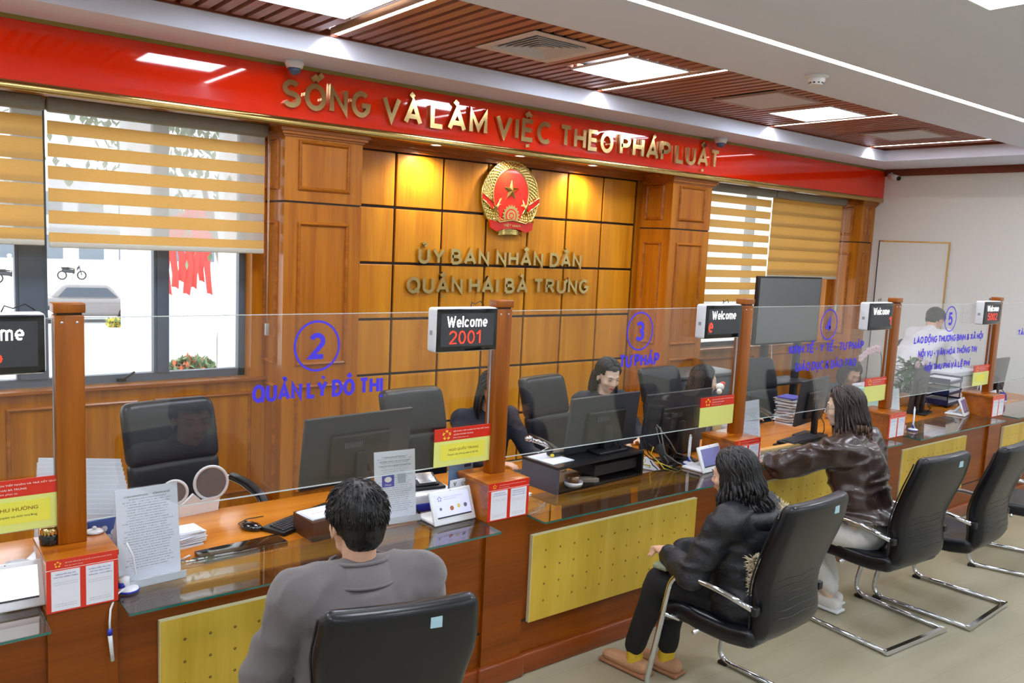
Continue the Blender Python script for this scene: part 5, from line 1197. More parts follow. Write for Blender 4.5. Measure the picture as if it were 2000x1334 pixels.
def hair_long(gap=52, wav=.0, vol=.012, part=0., tie=False, ear=False, n=230, front=1):
    def fn(t, h, R, S, Hc, m, tips, ln, rng):
        mb = MB(); mb.ell(h(0, -.016, .036), tuple((x+vol*.8)*S for x in (.074, .09, .082)), 30, R=R); mb.ell(h(0, -.04, -.02), (.07*S, .06*S, .085*S), 22, R=R)
        me = evalmods(mb, .007, 3, 'hair'); bm = bmesh.new(); bm.from_mesh(me); Ri = R.inverted()
        kill = [v for v in bm.verts if (lambda p: (p.y > .048 and p.z < .07) or (p.y > .01 and p.z < .025))(Ri @ (v.co-Hc)/S)]
        bmesh.ops.delete(bm, geom=kill, context='VERTS'); bm.to_mesh(me); bm.free(); hc = obj('hair', me, m, t)
        lk = MB(); tp = MB(); g = Vector((0, 0, -1))
        for k in range(n):
            az = rng.uniform(gap, 360-gap)  # angle from +y
            s = 1 if az < 180 else -1; a = math.radians(az); side = abs(180-az)/(180-gap)   # 1 near the face
            pts = []; rs = []; r0 = rng.uniform(.006, .0095)
            P0 = Vector((s*.03, rng.uniform(-.35, .75)*(1 if side > .15 else -.6), 1)).normalized(); P1 = Vector((math.sin(a)*math.sin(1.72), math.cos(a)*math.sin(1.72), math.cos(1.72))); om = P0.angle(P1)
            e = vol+rng.uniform(-.003, .006)
            N = 7
            for q in range(N):
                u = q/(N-1); d = (P0*math.sin((1-u)*om)+P1*math.sin(u*om))/math.sin(om)
                pts.append(h(d.x*(.074+e), -.014+d.y*(.092+e), .034+d.z*(.084+e))); rs.append(r0*(.5+.5*min(1, u*3))*S)
            L = ln*rng.uniform(.82, 1.05); p = pts[-1].copy(); out = (p-Hc); out.z = 0; out.normalize(); ph0 = rng.uniform(0, 6.28); M2 = 8
            if ear and side > .62: L *= .6; p -= (R @ Vector((0, .03, 0)))
            spl = max(2, int(M2*.55)); seq = [pts[-1]]
            for q in range(1, M2+1):
                u = q/M2; w = wav*math.sin(ph0+u*9)*u
                pp = p+g*L*u+out*(.018*math.sin(u*PI*.5)+w)+Vector((math.cos(ph0), math.sin(ph0), 0))*wav*.6*u
                pp += (R @ Vector((0, -1, 0)))*.03*u*(1 if front else 0)
                seq.append(pp)
            for i, pp in enumerate(seq[1:]): pts.append(pp); rs.append(r0*(1-.55*(i/M2)**2)*S)
            rs[-1] = .001
            ci = rng.choice((9, 10, 11, 12, 14))
            if tips is not None and len(pts) > ci+1:
                lk.tube(pts[:ci+1], rs[:ci+1], 5, flat=.6); tp.tube(pts[ci:], rs[ci:], 5, flat=.6)
            else: lk.tube(pts, rs, 5, flat=.6)
        obj('hair_lock', lk, m, hc, kind='stuff')
        if tips is not None and tp.v: obj('hair_tip', tp, tips, hc, kind='stuff')
    return fn
def joints(hip=(0, 0, .52), lean=5, tall=1., neckf=.02, sh=.185, elL=None, elR=None, haL=None, haR=None, knees=None, head=None, twist=0, **kw):
    hip = Vector(hip); a = math.radians(lean); up = Vector((0, math.sin(a), math.cos(a)))
    ch = hip+up*.34*tall; nk = hip+up*.49*tall+Vector((0, neckf*.5, 0)); hd = nk+Vector((0, neckf, .135*tall)) if head is None else Vector(head)
    tw = math.radians(twist); ax = Vector((math.cos(tw), math.sin(tw), 0)); shc = hip+up*.44*tall
    J = dict(hip=hip, chest=ch, neck=nk, head=hd, shL=shc-ax*sh, shR=shc+ax*sh)
    J['elL'] = elL or J['shL']+Vector((-.06, .06, -.28)); J['elR'] = elR or J['shR']+Vector((.06, .06, -.28))
    J['haL'] = haL or J['elL']+Vector((.05, .24, .02)); J['haR'] = haR or J['elR']+Vector((-.05, .24, .02))
    k = knees or ((-.12, .42, .5), (.12, .42, .5), (-.13, .44, .1), (.13, .44, .1))
    J['knL'], J['knR'], J['anL'], J['anR'] = [Vector((hip.x, hip.y, 0))+Vector(p) for p in k]
    J.update(kw); return J
C_GREY = mat('grey_wool', (104, 98, 98), .9, bump=(500, .3), sheen=.3, vary=.08)
C_BLACK = mat('black_puffer', (24, 26, 32), .5, bump=(60, .35), vary=.15)
C_BROWN = mat('brown_leather', (56, 42, 38), .27, spec=.7, bump=(90, .05), vary=.12)
C_TROB = mat('black_trousers', (20, 20, 24), .8); C_TROW = mat('white_trousers', (222, 222, 220), .75, bump=(200, .1)); C_NAVY = mat('navy_suit', (24, 30, 46), .7, vary=.1)
C_SHIRT = mat('white_shirt', (232, 232, 238), .65, bump=(120, .1), vary=.03); C_TAN = mat('tan_suede', (186, 140, 104), .8); C_TANS = mat('tan_sole', (160, 110, 78), .7); C_YEL = mat('yellow_sock', (210, 176, 40), .8)
C_FUR = mat('cream_fur', (214, 200, 170), .9); C_DSH = mat('dark_shoe', (26, 24, 26), .4)
def fur(mb, pts, r, n, rng, L=.03):
    for _ in range(n):
        u = rng.uniform(0, len(pts)-1.001); i = int(u); p = Vector(pts[i]).lerp(Vector(pts[i+1]), u-i); d = Vector((rng.gauss(0, 1), rng.gauss(0, 1), rng.gauss(0, 1))).normalized()
        q = p+d*r; e = q+(d+Vector((rng.uniform(-.4, .4), rng.uniform(-.4, .4), -.3))).normalized()*L; mb.tube([q-d*.01, q.lerp(e, .5), e], [.0034, .0024, .0004], 3)
# --- man in grey, seen from behind
def col_grey(t, V, h):
    n = V['neck']+Vector((0, -.01, -.03)); pts = [(n.x+.09*math.sin(a), n.y+.008-.088*math.cos(a), n.z+.062+.014*math.cos(a)) for a in np.linspace(-2.6, 2.6, 25)]
    mb = MB(); q = [(n.x+.128*math.sin(a), n.y-.122*math.cos(a), n.z+.012+.004*math.cos(a)) for a in np.linspace(-2.6, 2.6, 25)]
    vs = pts+q+[(n.x+(p[0]-n.x)*.9, n.y+(p[1]-n.y)*.9, p[2]-.005) for p in pts]
    mb.add(vs, [(i, i+1, i+26, i+25) for i in range(24)]+[(i+1, i, i+50, i+51) for i in range(24)], True); mb.tube(pts, .006, 8); mb.tube(q, .005, 8); obj('collar', mb, C_GREY, t)
def coat_hem(mb, V, e): mb.ell(V['hip']+Vector((0, -.01, .03)), (.185+e, .15+e, .15), 20)
person('man with short black hair in a grey jacket seated with his back turned', (1.2, 2.2, 0), -6,
       joints((0, -.02, .55), 7, 1.05, .03, .195, elL=Vector((-.29, .07, .76)), elR=Vector((.3, .12, .74)), haL=Vector((-.1, .28, .70)), haR=Vector((.1, .3, .70))),
       (6, 8), 1.06, skin=M_SKIN, top=('jacket', C_GREY), legs=('trousers', C_TROB), shoe=('s', C_DSH, M_BLACK), hair=hair_cap(), collar=col_grey, topo=.036, wr=.009, tf=8, extra=coat_hem, eyes=True)
# --- woman in black puffer
def col_fur(t, V, h):
    n = V['neck']; rng = random.Random(2)
    base = [(n.x+.02+.13*math.sin(a), n.y-.04-.1*math.cos(a), n.z-.03-.02*math.cos(a)) for a in np.linspace(-1.9, 1.9, 14)]
    ho = MB().tube(base, [.03+.022*math.sin(PI*i/13) for i in range(14)], 12); obj('hood', ho, C_BLACK, t)
    mb = MB(); fur(mb, [(p[0]*1.0+.03, p[1]-.045, p[2]-.005) for p in base[6:]], .028, 900, rng, .035)
    lo = [(n.x-.17, n.y-.17, n.z-.17), (n.x-.165, n.y-.19, n.z-.25), (n.x-.15, n.y-.18, n.z-.33)]
    fur(mb, lo, .018, 420, rng, .03); obj('fur_trim', mb, C_FUR, t, kind='stuff')
J = joints((0, -.02, .5), 8, .93, .045, .17, elL=Vector((-.27, .13, .66)), elR=Vector((.24, .15, .66)), haL=Vector((-.13, .36, .66)), haR=Vector((-.02, .38, .65)),
           knees=((-.14, .40, .52), (.06, .42, .53), (-.13, .52, .1), (.0, .42, .1)))
person('woman with black wavy hair in a black padded coat, yellow socks and tan clogs', (3.18, 2.2, 0), 8, J, (14, 10), 1., skin=M_SKIN, top=('padded_coat', C_BLACK), legs=('trousers', C_TROB),
       shoe=('s', C_TAN, C_TANS, C_YEL), hair=hair_long(62, .026, .014, n=320), hairlen=.19, female=True, topo=.036, wr=.010, tf=11, wst=(.6, .6, 1.6), collar=col_fur, extra=coat_hem)
t = thing('phone_pouch', 'green and grey patterned pouch held on the lap of the woman in black', 'pouch', (2.99, 2.52, .615), 10)
obj('pouch', MB().rbox((0, 0, 0), (.07, .04, .012), .01, 3), mat('patterned_cloth', (140, 146, 120), .8, bump=(90, .3), vary=.5), t); obj('pouch_zip', MB().box(-.06, .06, -.043, -.039, -.003, .003), M_STEEL, t)
# --- woman in brown leather
J = joints((0, .02, .56), 13, 1.1, .05, .19, elL=Vector((-.3, .40, .88)), elR=Vector((.2, .42, .88)), haL=Vector((-.1, .6, .855)), haR=Vector((-.04, .6, .845)),
           knees=((-.12, .38, .52), (.13, .38, .52), (.04, .2, .1), (.14, .25, .1)))
def hem2(mb, V, e): mb.ell(V['hip']+Vector((0, -.01, .06)), (.19+e, .16+e, .12), 20)
person('woman with long brown hair and glasses in a brown leather jacket leaning on the glass', (4.5, 2.34, 0), 2, J, (30, 6), 1.0, skin=M_SKINF, top=('leather_jacket', C_BROWN), legs=('trousers', C_TROW),
       shoe=('s', mat('white_sneaker', (226, 224, 220), .6), M_WPL), hair=hair_long(58, .03, .015, n=300), hairm=M_HAIRB, tips=M_HAIRT, hairlen=.29, female=True, glasses=True, topo=.036, wr=.017, tf=7.5, wst=(.7, .7, 1.5), extra=hem2, cut=.645)
# --- clerks
DK = ('dark_suit', C_NAVY)
J = joints((0, 0, .58), 8, 1.0, .05, .165, elL=Vector((-.24, .2, .8)), elR=Vector((.24, .2, .78)), haL=Vector((-.12, .42, .8)), haR=Vector((.12, .42, .8)))
person('clerk with long black hair and red lips in a dark suit looking down', (4.16, 4.28, 0), 170, J, (-4, 20), 1., skin=M_SKINF, lipm=M_LIP, top=DK, legs=('trousers', C_TROB), shoe=('s', C_DSH, M_BLACK),
       hair=hair_long(76, .0, .008, ear=True, n=220), hairlen=.3, female=True, wr=.004, collar=None)
J = joints((0, 0, .50), 4, .93, .03, .165, elL=Vector((-.22, .18, .76)), elR=Vector((.22, .2, .76)), haL=Vector((-.1, .4, .8)), haR=Vector((.14, .42, .8)))
person('clerk in profile with smooth black hair facing right, behind the third screen', (5.22, 4.25, 0), 236, J, (0, 4), 1., skin=M_SKINF, lipm=M_LIP, top=('white_blouse', C_SHIRT), legs=('trousers', C_TROB), shoe=('s', C_DSH, M_BLACK),
       hair=hair_long(62, .0, .010, n=230), hairlen=.26, female=True, wr=.004)
t = thing('striped_scarf', 'blue and white striped cloth below the third name plate', 'tie', (4.64, 3.83, ZD), 0)
obj('tie', MB().box(-.03, .03, -.004, .004, 0, .22), C_SHIRT, t)
for k in range(6): obj('stripe', MB().prism([(-.03, .02+k*.033), (.03, .04+k*.033), (.03, .052+k*.033), (-.03, .032+k*.033)], -.006, -.004), M_NAVY, t)
J = joints((0, 0, .56), 8, 1.0, .05, .17, elL=Vector((-.24, .22, .78)), elR=Vector((.24, .2, .78)), haL=Vector((-.22, .52, .8)), haR=Vector((.1, .42, .8)))
person('clerk in a dark suit mostly hidden behind the 2001 post, hand on a keyboard', (3.1, 4.22, 0), 172, J, (-8, 16), 1., skin=M_SKIN, top=DK, legs=('trousers', C_TROB), shoe=('s', C_DSH, M_BLACK), hair=hair_long(60, .0, .008, n=160), hairlen=.2, female=True, wr=.004)
J = joints((0, 0, .46), 16, .9, .05, .165, elL=Vector((-.22, .2, .74)), elR=Vector((.22, .2, .74)), haL=Vector((-.1, .4, .8)), haR=Vector((.1, .42, .8)))
person('seated clerk with bobbed dark hair bending behind the circled 4 screen', (7.5, 4.42, 0), 178, J, (-20, 26), 1., skin=M_SKIN, top=DK, legs=('trousers', C_TROB), shoe=('s', C_DSH, M_BLACK), hair=hair_long(58, .0, .012, n=170), hairm=M_HAIRB, hairlen=.13, female=True, wr=.004)
J = joints((0, 0, .48), 4, .9, .03, .165)
person('small figure with short black hair behind the standing man', (9.9, 5.0, 0), 195, J, (0, 5), 1., skin=M_SKIN, top=DK, legs=('trousers', C_TROB), shoe=('s', C_DSH, M_BLACK), hair=hair_cap(.04), female=True, wr=.004)
# --- standing man in the white shirt, bending to the right
J = dict(hip=(-.6, 0, .9), chest=(-.28, .0, 1.2), neck=(-.06, .03, 1.38), head=(.07, .06, 1.48), shL=(-.12, -.19, 1.32), shR=(-.1, .2, 1.31), elL=(-.06, -.26, 1.04), haL=(.12, -.16, .86), elR=(.02, .26, 1.02), haR=(.2, .15, .86),
         knL=(-.58, -.1, .48), knR=(-.56, .12, .48), anL=(-.6, -.11, .1), anR=(-.62, .14, .1))
J = {k: Vector(v) for k, v in J.items()}
def shirtx(mb, V, e): mb.ell(V['hip']+Vector((.03, 0, .06)), (.16+e, .17+e, .12), 20); mb.ell(V['chest'].lerp(V['hip'], .4), (.17+e, .19+e, .15), 20)
J2 = dict(J); J2['fdL'] = Vector((1, 0, 0)); J2['fdR'] = Vector((1, 0, 0))
person('standing man in a white shirt and dark trousers bending over a desk', (9.25, 4.28, 0), -4, J2, (-100, 34), 1.04, skin=M_SKIN, top=('white_shirt', C_SHIRT), legs=('trousers', mat('dark_slate_trousers', (58, 54, 66), .8)), shoe=('s', C_DSH, M_BLACK), hair=hair_cap(.05), topo=.03, wr=.012, tf=7, extra=shirtx)
# ============================================================ EMBLEM
em = thing('national_emblem', 'round gold and red emblem with a star and cogwheel on the grid wall', 'emblem', (4.728, 6.155, 2.495))
def ring_pts(rx, rz, a0, a1, n, cz=0): return [(rx*math.cos(math.radians(a0+(a1-a0)*i/n)), cz+rz*math.sin(math.radians(a0+(a1-a0)*i/n))) for i in range(n+1)]
outl = ring_pts(.325, .325, -62, 242, 48, .015)
obj('gold_plate', MB().prism(outl+[(-.125, -.325), (.125, -.325)], -.03, 0), M_GOLDE, em)
inn = ring_pts(.205, .232, -50, 230, 40, .04)
obj('red_field', MB().prism(inn+[(-.1, -.22), (.1, -.22)], -.036, -.03), M_ERED, em)
obj('field_rim', MB().tube([(x, -.036, z) for x, z in inn], .007, 8), M_GOLDE, em)
obj('outer_rim', MB().tube([(x, -.03, z) for x, z in outl], .008, 8), M_GOLDE, em)
st = MB(); vs = []
for k in range(10):
    a = PI/2+k*PI/5; r = .098 if k % 2 == 0 else .038; vs.append((r*math.cos(a), -.038, .075+r*math.sin(a)))
st.add(vs+[(0, -.062, .075)], [(k, (k+1) % 10, 10) for k in range(10)]); obj('star', st, M_GOLDE, em)
gr = MB(); rr = random.Random(8)
for row in range(5):
    for k in range(44):
        a = math.radians(-58+k*7.05+(row % 2)*3.5)
        rx, rz = .222+row*.021, .246+row*.018
        if 14 < (math.degrees(a)+360) % 360 < 30 and 0: continue
        x, z = rx*math.cos(a), .03+rz*math.sin(a)
        if z < -.25: continue
        tx = Matrix.Rotation(-(a+(.5 if x > 0 else -.5)), 3, 'Y'); gr.ell((x, -.034, z), (.0075, .008, .014), 8, R=tx)
obj('rice_grain', gr, M_GOLDE, em, kind='stuff')
for s in (-1, 1):
    obj('ribbon_band', MB().prism([(s*.325*1, -.02), (s*.325, .035), (s*.2, -.045), (s*.205, -.11)][::(1 if s < 0 else -1)], -.048, -.03), M_ERED, em)
    obj('band_edge', MB().tube([(s*.325, -.048, .035), (s*.2, -.05, -.045)], .006, 6).tube([(s*.325, -.048, -.02), (s*.205, -.05, -.11)], .006, 6), M_GOLDE, em)
    lf = MB()
    for k in range(6): lf.tube([(s*.185, -.05, -.09-.01*k), (s*(.165-.008*k), -.056, -.06+.012*k), (s*(.10+.012*k), -.05, -.055+.016*k-.008*k)], [.006, .005, .001], 6)
    obj('ear_tip', lf, M_GOLDE, em)
cg = MB(); n = 18; pr = []
for k in range(n*4):
    a = 2*PI*k/(n*4); r = .098 if k % 4 in (1, 2) else .084; pr.append((r*math.cos(a), -.15+r*math.sin(a)))
obj('cogwheel', cg.prism(pr, -.05, -.034), M_GOLDE, em)
for r, m in ((.062, M_ERED), (.05, M_GOLDE), (.03, M_ERED), (.019, M_GOLDE)): obj('cog_ring', MB().prism([(r*math.cos(a*PI/16), -.15+r*math.sin(a*PI/16)) for a in range(32)], -.053-(.06-r)*.05, -.045), m, em)
rb = [(-.24, -.255), (-.2, -.2), (-.13, -.215), (-.07, -.19), (0, -.183), (.07, -.19), (.13, -.215), (.2, -.2), (.24, -.255), (.16, -.285), (.12, -.26), (0, -.245), (-.12, -.26), (-.16, -.285)]
low = [(-.24, -.27), (-.21, -.2), (-.13, -.225), (0, -.195), (.13, -.225), (.21, -.2), (.24, -.27), (.17, -.3), (.1, -.275), (0, -.262), (-.1, -.275), (-.17, -.3)]
obj('name_ribbon', MB().prism([(-.25, -.2), (-.24, -.27), (-.17, -.3), (-.1, -.275), (0, -.265), (.1, -.275), (.17, -.3), (.24, -.27), (.25, -.2), (.13, -.215), (0, -.195), (-.13, -.215)], -.068, -.05), M_ERED, em)
obj('ribbon_scroll', MB().tube([(-.25, -.07, -.195), (-.19, -.075, -.19), (-.15, -.075, -.215), (-.07, -.075, -.2), (0, -.075, -.19), (.07, -.075, -.2), (.15, -.075, -.215), (.19, -.075, -.19), (.25, -.07, -.195)], .009, 8), M_GOLDE, em)
mb = MB(); mb.add(*fonttext('VIỆT NAM', 0, -.24, .19, .034, -.0695, bold=.02)); obj('emblem_lettering', mb, M_GOLDE, em)
mb = MB()
for k in range(4): mb.tube([(-.13-.002*k, -.045, -.292-.012*k), (-.06, -.055, -.283-.012*k), (0, -.058, -.28-.012*k), (.06, -.055, -.283-.012*k), (.13+.002*k, -.045, -.292-.012*k)], .008, 8)
obj('stalk_bundle', mb, M_GOLDE, em)
# ============================================================ SCREEN ON STAND
t = thing('large_display', 'big dark flat screen on a floor stand before the right window', 'screen', (7.86, 5.2, 0), 0)
obj('bezel', MB().rbox((0, .02, 1.52), (.575, .025, .36), .008, 2), M_BLACK, t); obj('screen', MB().box(-.557, .557, -.0065, -.004, 1.182, 1.862), M_TV, t)
obj('stand_column', MB().rbox((-.3, .06, .62), (.04, .03, .6), .01, 2), M_DARK, t); obj('stand_column', MB().rbox((.3, .06, .62), (.04, .03, .6), .01, 2), M_DARK, t)
obj('shelf', MB().rbox((0, .03, .75), (.36, .17, .012), .005, 1), M_DARK, t); obj('base', MB().rbox((0, .03, .03), (.5, .3, .025), .01, 2), M_DARK, t)
obj('white_cable', MB().tube([(-.15, .08, 1.15), (-.16, .05, .9), (-.14, .04, .6), (-.2, .0, .35), (-.5, -.02, .2)], .005, 6), M_WPL, t)
t = thing('socket_box', 'small white wall socket below the right window', 'socket', (7.62, 6.055, .38)); obj('plate', MB().rbox((0, -.005, 0), (.07, .006, .04), .003, 2), M_WPL, t); obj('plug', MB().rbox((.03, -.025, 0), (.02, .018, .02), .005, 2), M_WPL, t)
t = thing('grey_cabinet', 'low dark grey cabinet behind the clerk in profile', 'cabinet', (6.35, 5.2, 0), 0)
obj('body', MB().box(-.45, .45, -.2, .2, .03, .92), mat('slate_laminate', (70, 78, 80), .5), t); obj('top', MB().rbox((0, 0, .935), (.47, .22, .015), .005, 1), mat('slate_top', (92, 100, 102), .4), t)
for s in (-1, 1): d = obj('door', MB().box(s*.225-.215, s*.225+.215, -.212, -.2, .06, .9), mat('slate_door', (78, 86, 90), .5), t); obj('handle', MB().box(s*.03-.006, s*.03+.006, -.228, -.214, .4, .55), M_STEEL, d)
# ============================================================ PLANTS
M_LEAF = mat('plant_leaf', (62, 104, 62), .4, vary=.25); M_LEAF2 = mat('young_leaf', (110, 150, 84), .4, vary=.2); M_PET = mat('pink_petal', (232, 200, 208), .5); M_PETW = mat('white_petal', (236, 236, 228), .5); M_STEM = mat('stem_green', (90, 110, 60), .5)
def leafmesh(L, W):
    vs = []; fs = []
    for i in range(5):
        u = i/4; w = W*math.sin(PI*min(.97, u*.9+.08)); z = -.35*L*u*u
        vs += [(-w, L*u, z+.15*w), (0, L*u, z), (w, L*u, z+.15*w)]
    for i in range(4):
        for j in range(2): a = i*3+j; fs.append((a, a+1, a+4, a+3))
    return MB().add(vs, fs, True).mesh('leaf')
t = thing('potted_plant', 'bushy green potted plant with pale flowers beside the fourth post', 'plant', (7.68, 3.74, ZD))
obj('pot', MB().lathe([(0, 0), (.07, 0), (.095, .12), (.1, .125), (.09, .125), (.085, .11), (0, .11)], 24), M_WCER, t)
lm = [leafmesh(.14, .022), leafmesh(.1, .02)]; rng = random.Random(11)
for k in range(150):
    a = rng.uniform(0, 2*PI); z = rng.uniform(.12, .42); r = rng.uniform(.0, .1)*(1-.3*z)
    o = obj('leaf', lm[k % 2], None, t, at=(r*math.cos(a), r*math.sin(a), z)); o.rotation_euler = (rng.uniform(-.3, .9), 0, a-PI/2)
for m in lm: m.materials.append(M_LEAF)
obj('stem', MB().tube([(0, 0, .1), (.02, 0, .3), (0, .02, .46)], .006, 6).tube([(0, 0, .1), (-.05, .02, .3), (-.1, .03, .44)], .005, 6), M_STEM, t)
fm = MB()
for k in range(5):
    a = k*2*PI/5; fm.ell((.02*math.cos(a), 0, .02*math.sin(a)), (.016, .005, .016), 8)
fme = fm.mesh('flower'); fme.materials.append(M_PET)
for k in range(9): obj('flower', fme, None, t, at=(rng.uniform(-.12, .12), rng.uniform(-.12, -.02), rng.uniform(.36, .52)))
t = thing('orchid', 'arching orchid spray with pinkish white blooms left of the fourth post', 'plant', (7.42, 3.9, ZD))
obj('pot', MB().lathe([(0, 0), (.04, 0), (.055, .09), (.05, .09), (.045, .08), (0, .08)], 20), M_WCER, t)
sp = [(0, 0, .08), (.03, 0, .3), (.0, 0, .48), (-.12, 0, .55), (-.28, 0, .53), (-.42, 0, .46)]; obj('stem', MB().tube(bez(sp, .1, 5), .004, 6), M_STEM, t)
for k in range(11):
    u = .55+k*.042; i = min(4, int(u*5)); p = Vector(sp[i]).lerp(Vector(sp[i+1]), u*5-i); obj('flower', fme, None, t, at=(p.x, p.y-.02, p.z-.015-.01*(k % 2)))
t = thing('small_bouquet', 'small bouquet with white and red petals beside the clerk in profile', 'flowers', (5.02, 3.85, ZD))
obj('vase', MB().lathe([(0, 0), (.03, 0), (.038, .08), (.022, .16), (.026, .19), (.02, .19), (0, .17)], 20), mat('pale_green_vase', (186, 214, 196), .2, coat=.5), t)
for k in range(14):
    a = rng.uniform(0, 2*PI); o = obj('leaf', lm[1], None, t, at=(.0, 0, .18)); o.rotation_euler = (rng.uniform(.2, 1.2), 0, a)
obj('white_bloom', MB().ell((0, 0, .34), (.035, .03, .028), 14).ell((-.03, -.02, .31), (.022, .02, .02), 12), M_PETW, t); obj('red_bloom', MB().ell((.03, 0, .36), (.025, .02, .018), 12), M_SIGNR, t); obj('stem', MB().tube([(0, 0, .15), (0, 0, .33)], .003, 6), M_STEM, t)
# ============================================================ STREET
ZS = -1.75
M_STREET = mat('pale_street', (206, 206, 204), .9); M_STUC = mat('white_stucco', (236, 238, 240), .9, bump=(60, .4), vary=.06)
t = struct('ground', MB().box(-30, 60, 6.45, 110, ZS-.1, ZS), M_STREET, 'pale paved forecourt and street seen through the windows')
def post_box(x0, x1, y, z1, label, m, d=.3):
    t = thing('gate_pillar', label, 'pillar', ((x0+x1)/2, y+d/2, ZS)); h = (x1-x0)/2
    obj('shaft', MB().box(-h, h, -d/2, d/2, 0, z1-ZS), m, t); obj('cap', MB().box(-h-.03, h+.03, -d/2-.03, d/2+.03, z1-ZS, z1-ZS+.08), m, t)
post_box(2.36, 2.62, 10, 3.4, 'smooth white gate pillar left of the window mullion', M_STUC); post_box(3.27, 3.48, 9.5, 4.2, 'speckled white pillar just outside the window', M_STUC, .2)
t = thing('red_flags', 'bunch of red flags hanging outside behind the right window pane', 'flags', (4.85, 16, ZS)); M_FLAG = mat('red_flag_cloth', (226, 70, 64), .8)
for k in range(7):
    x = -.38+k*.125; z0 = 2.62+.12*(k % 3); z1 = 4.0+.06*k
    vs = []; fs = []
    for i in range(7):
        u = i/6; w = .085*(1-.35*abs(u-.4)); sx = .03*math.sin(i*1.3+k)
        vs += [(x-w+sx, .03*math.sin(i+k), z1-(z1-z0)*u), (x+sx, .05*math.cos(i), z1-(z1-z0)*u), (x+w*.8+sx, -.03*math.sin(i+k), z1-(z1-z0)*u-.04)]
    for i in range(6):
        for j in range(2): a = i*3+j; fs.append((a, a+1, a+4, a+3))
    obj('flag', MB().add(vs, fs, True), M_FLAG, t); obj('flag_pole', MB().tube([(x, .06, 0), (x+.02, .06, z1)], .012, 6), M_WPL, t)
t = thing('slatted_planter', 'white slatted planter fence outside behind the first post', 'fence', (3.15, 14, ZS))
for k in range(9): obj('slat', MB().box(-.2+k*.05, -.165+k*.05, -.02, .02, .7, 2.08), M_DARK if 0 else mat('pale_slat', (150, 154, 160), .6), t)
obj('rail', MB().box(-.24, .26, -.03, -.02, .9, .98).box(-.24, .26, -.03, -.02, 1.95, 2.05), M_STUC, t); obj('box', MB().box(-.26, .28, .03, .4, 0, 2.0), M_STUC, t)
def bush(name, x, y, z0, hx, hy, hz, n, ms, label, sd, kind2='leaves'):
    rg = random.Random(sd); t = thing(name, label, 'plant', (x, y, ZS)); a = MB(); c = MB()
    for k in range(n):
        d = Vector((rg.gauss(0, 1), rg.gauss(0, 1), rg.gauss(0, 1))).normalized()*rg.uniform(.5, 1); p = Vector((d.x*hx, d.y*hy, z0-ZS+hz*d.z)); s = rg.uniform(.03, .06)*(1+hx)
        R = Matrix.Rotation(rg.uniform(0, 6), 3, 'Z') @ Matrix.Rotation(rg.uniform(0, 6), 3, 'X'); q = [p+R @ Vector(v) for v in ((-s*.5, 0, 0), (0, -s, 0), (s*.5, 0, 0), (0, s, 0))]
        (a if k % 4 else c).add(q, [(0, 1, 2, 3)])
    obj('foliage', a, ms[0], t, kind='stuff'); obj('accent_foliage', c, ms[1], t, kind='stuff'); return t
M_OUTL = mat('outdoor_leaf', (120, 150, 110), .7, vary=.2); M_ORF = mat('orange_blossom', (220, 120, 80), .7)
b = bush('planter_hedge', 3.68, 12, .12, .34, .2, .16, 900, (M_OUTL, M_ORF), 'low hedge with orange blossoms outside the right window pane', 3); obj('planter', MB().box(-.4, .4, -.2, .2, 0, 1.7), M_STUC, b)
b = bush('yellow_bed', 2.7, 12, .78, .14, .1, .05, 300, (mat('yellow_blossom', (236, 214, 90), .7), M_OUTL), 'strip of yellow flowers outside behind the white gate pillar', 5); obj('planter', MB().box(-.2, .2, -.1, .1, 0, 2.48), M_STUC, b)
t = thing('street_tree', 'bare grey tree trunk with a thin crown outside the right window pane', 'tree', (3.76, 11, ZS))
obj('trunk', MB().tube([(0, 0, 0), (-.02, 0, 2.4), (.05, 0, 3.1), (-.06, 0, 3.6), (-.25, 0, 4.4)], [.06, .045, .04, .04, .03], 10), mat('bark', (150, 138, 126), .9), t)
rg = random.Random(6); cr = MB()
for k in range(1500):
    p = Vector((-.4+rg.gauss(0, .9), rg.gauss(0, .5), 5.1+rg.gauss(0, .6))); s = .07; R = Matrix.Rotation(rg.uniform(0, 6), 3, 'Z') @ Matrix.Rotation(rg.uniform(0, 6), 3, 'X'); cr.add([p+R @ Vector(v) for v in ((-s*.5, 0, 0), (0, -s, 0), (s*.5, 0, 0), (0, s, 0))], [(0, 1, 2, 3)])
obj('crown', cr, M_OUTL, t, kind='stuff')
def car(x, y, rz, label):
    t = thing('car', label, 'car', (x, y, ZS), rz); P = mat('silver_paint', (122, 118, 118), .3, coat=.6)
    def sh(xx, yy, z): return (xx, yy*(1-.12*max(0, z-.9)), z)
    obj('body', MB().rbox((0, 0, .62), (2.15, .88, .36), .18, 4, n=(6, 2, 1)), P, t); obj('cabin', MB().rbox((-.1, 0, 1.15), (1.25, .78, .33), .25, 4, n=(4, 2, 1), deform=lambda a, b, c: (a*(1-.32*max(0, (c-.95)/.5)), b*(1-.15*max(0, (c-.95)/.5)), c)), P, t)
    for s in (-1, 1): obj('side_window', MB().prism([(-1.05, 1.0), (1.0, 1.0), (.62, 1.36), (-.75, 1.36)], s*.76-.01, s*.76+.01), mat('tinted_glass', (70, 80, 92), .1), t)
    for a in (-1.35, 1.35):
        for s in (-.8, .8): w = obj('wheel', MB().tube([(a, s-.1, .33), (a, s+.1, .33)], .33, 20), M_BLACK, t); obj('hub', MB().tube([(a, s-.11, .33), (a, s+.11, .33)], .18, 14), M_STEEL, w)
    obj('tail_lamp', MB().rbox((-2.12, -.6, .78), (.06, .16, .08), .03, 2), M_SIGNR, t); obj('head_lamp', MB().rbox((2.1, -.6, .72), (.08, .18, .08), .03, 2), M_STEEL, t)
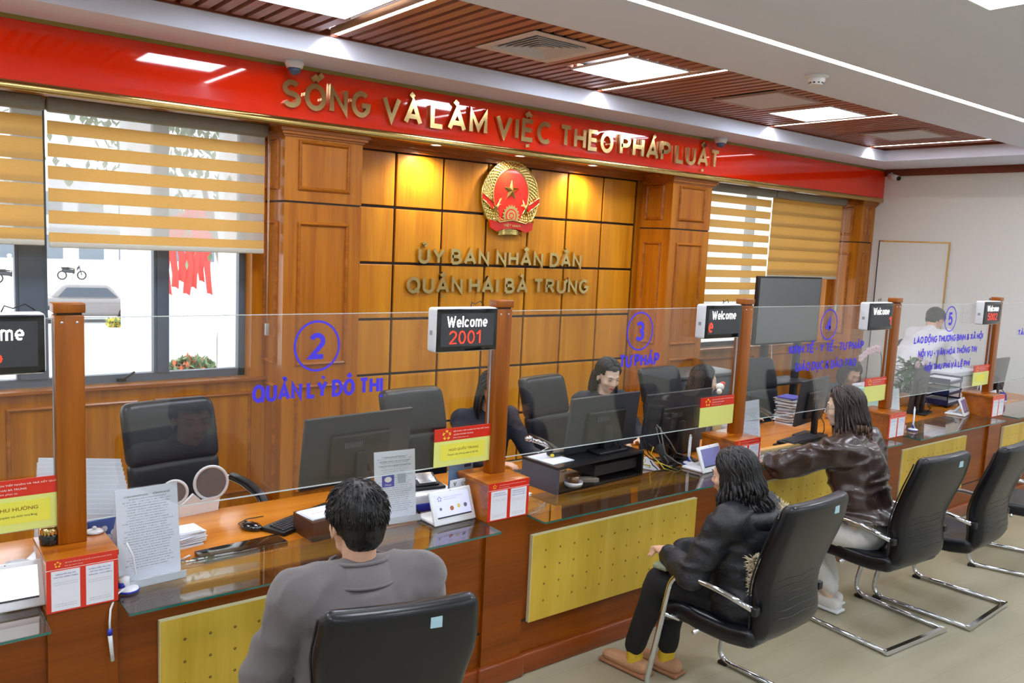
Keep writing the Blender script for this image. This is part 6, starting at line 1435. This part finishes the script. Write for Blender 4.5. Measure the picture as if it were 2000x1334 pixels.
car(7.05, 36, -8, 'silver car passing on the street behind the left window')
def moto(x, y, rz, label, c):
    t = thing('motorbike', label, 'motorbike', (x, y, ZS), rz)
    for a in (-.62, .62): obj('wheel', MB().tube([(a+.27*math.cos(k*PI/8), 0, .3+.27*math.sin(k*PI/8)) for k in range(16)], .045, 6, closed=True), M_BLACK, t)
    obj('frame', MB().cap((-.5, 0, .62), (.1, 0, .55), .14, .12).cap((.1, 0, .5), (.45, 0, .85), .1, .06).tube([(.62, 0, .3), (.45, 0, .95)], .03, 8), M_DARK, t); obj('handlebar', MB().tube([(.4, -.3, 1.0), (.45, 0, .95), (.4, .3, 1.0)], .018, 8), M_STEEL, t); obj('seat', MB().rbox((-.3, 0, .78), (.36, .12, .06), .05, 3), M_BLACK, t)
    p = thing('person', 'rider in pale clothes on the '+label, 'person', (x, y, ZS), rz); b = MB(); b.cap((-.15, 0, .9), (0, 0, 1.3), .15, .17); b.cap((0, 0, 1.4), (0, 0, 1.5), .06, .06); b.ell((.02, 0, 1.62), (.1, .1, .13))
    for s in (-1, 1): b.cap((0, s*.18, 1.36), (.2, s*.24, 1.12), .055, .045); b.cap((.2, s*.24, 1.12), (.4, s*.28, 1.02), .045, .035); b.cap((-.15, s*.1, .88), (.2, s*.16, .82), .09, .07); b.cap((.2, s*.16, .82), (.15, s*.16, .35), .07, .05)
    obj('body', evalmods(b, .02, 3, 'body'), mat('pale_clothes', c, .8), p); obj('helmet', MB().ell((.02, 0, 1.66), (.13, .12, .12), 16), mat('helmet', (220, 216, 206), .3), p)
moto(11.2, 62, 10, 'motorbike crossing behind the silver car', (214, 206, 190)); moto(7.1, 58, 5, 'motorbike at the left edge of the street', (196, 190, 186))
t = thing('street_building', 'long pale building across the street behind the left window', 'building', (20, 90, ZS))
obj('facade', MB().box(-42, 42, 0, 4, 0, 9), mat('pale_facade', (214, 216, 220), .9), t)
wm = MB().box(-1.1, 1.1, -.08, .02, 0, 2.2).mesh('window'); wm.materials.append(mat('shop_window', (120, 130, 140), .3))
for k in range(22):
    for z in (.3, 4.4): obj('window', wm, None, t, at=(-38+k*3.6, 0, z))
obj('awning', MB().box(-42, 42, -1.2, 0, 3.1, 3.25), mat('grey_awning', (170, 172, 176), .8), t)
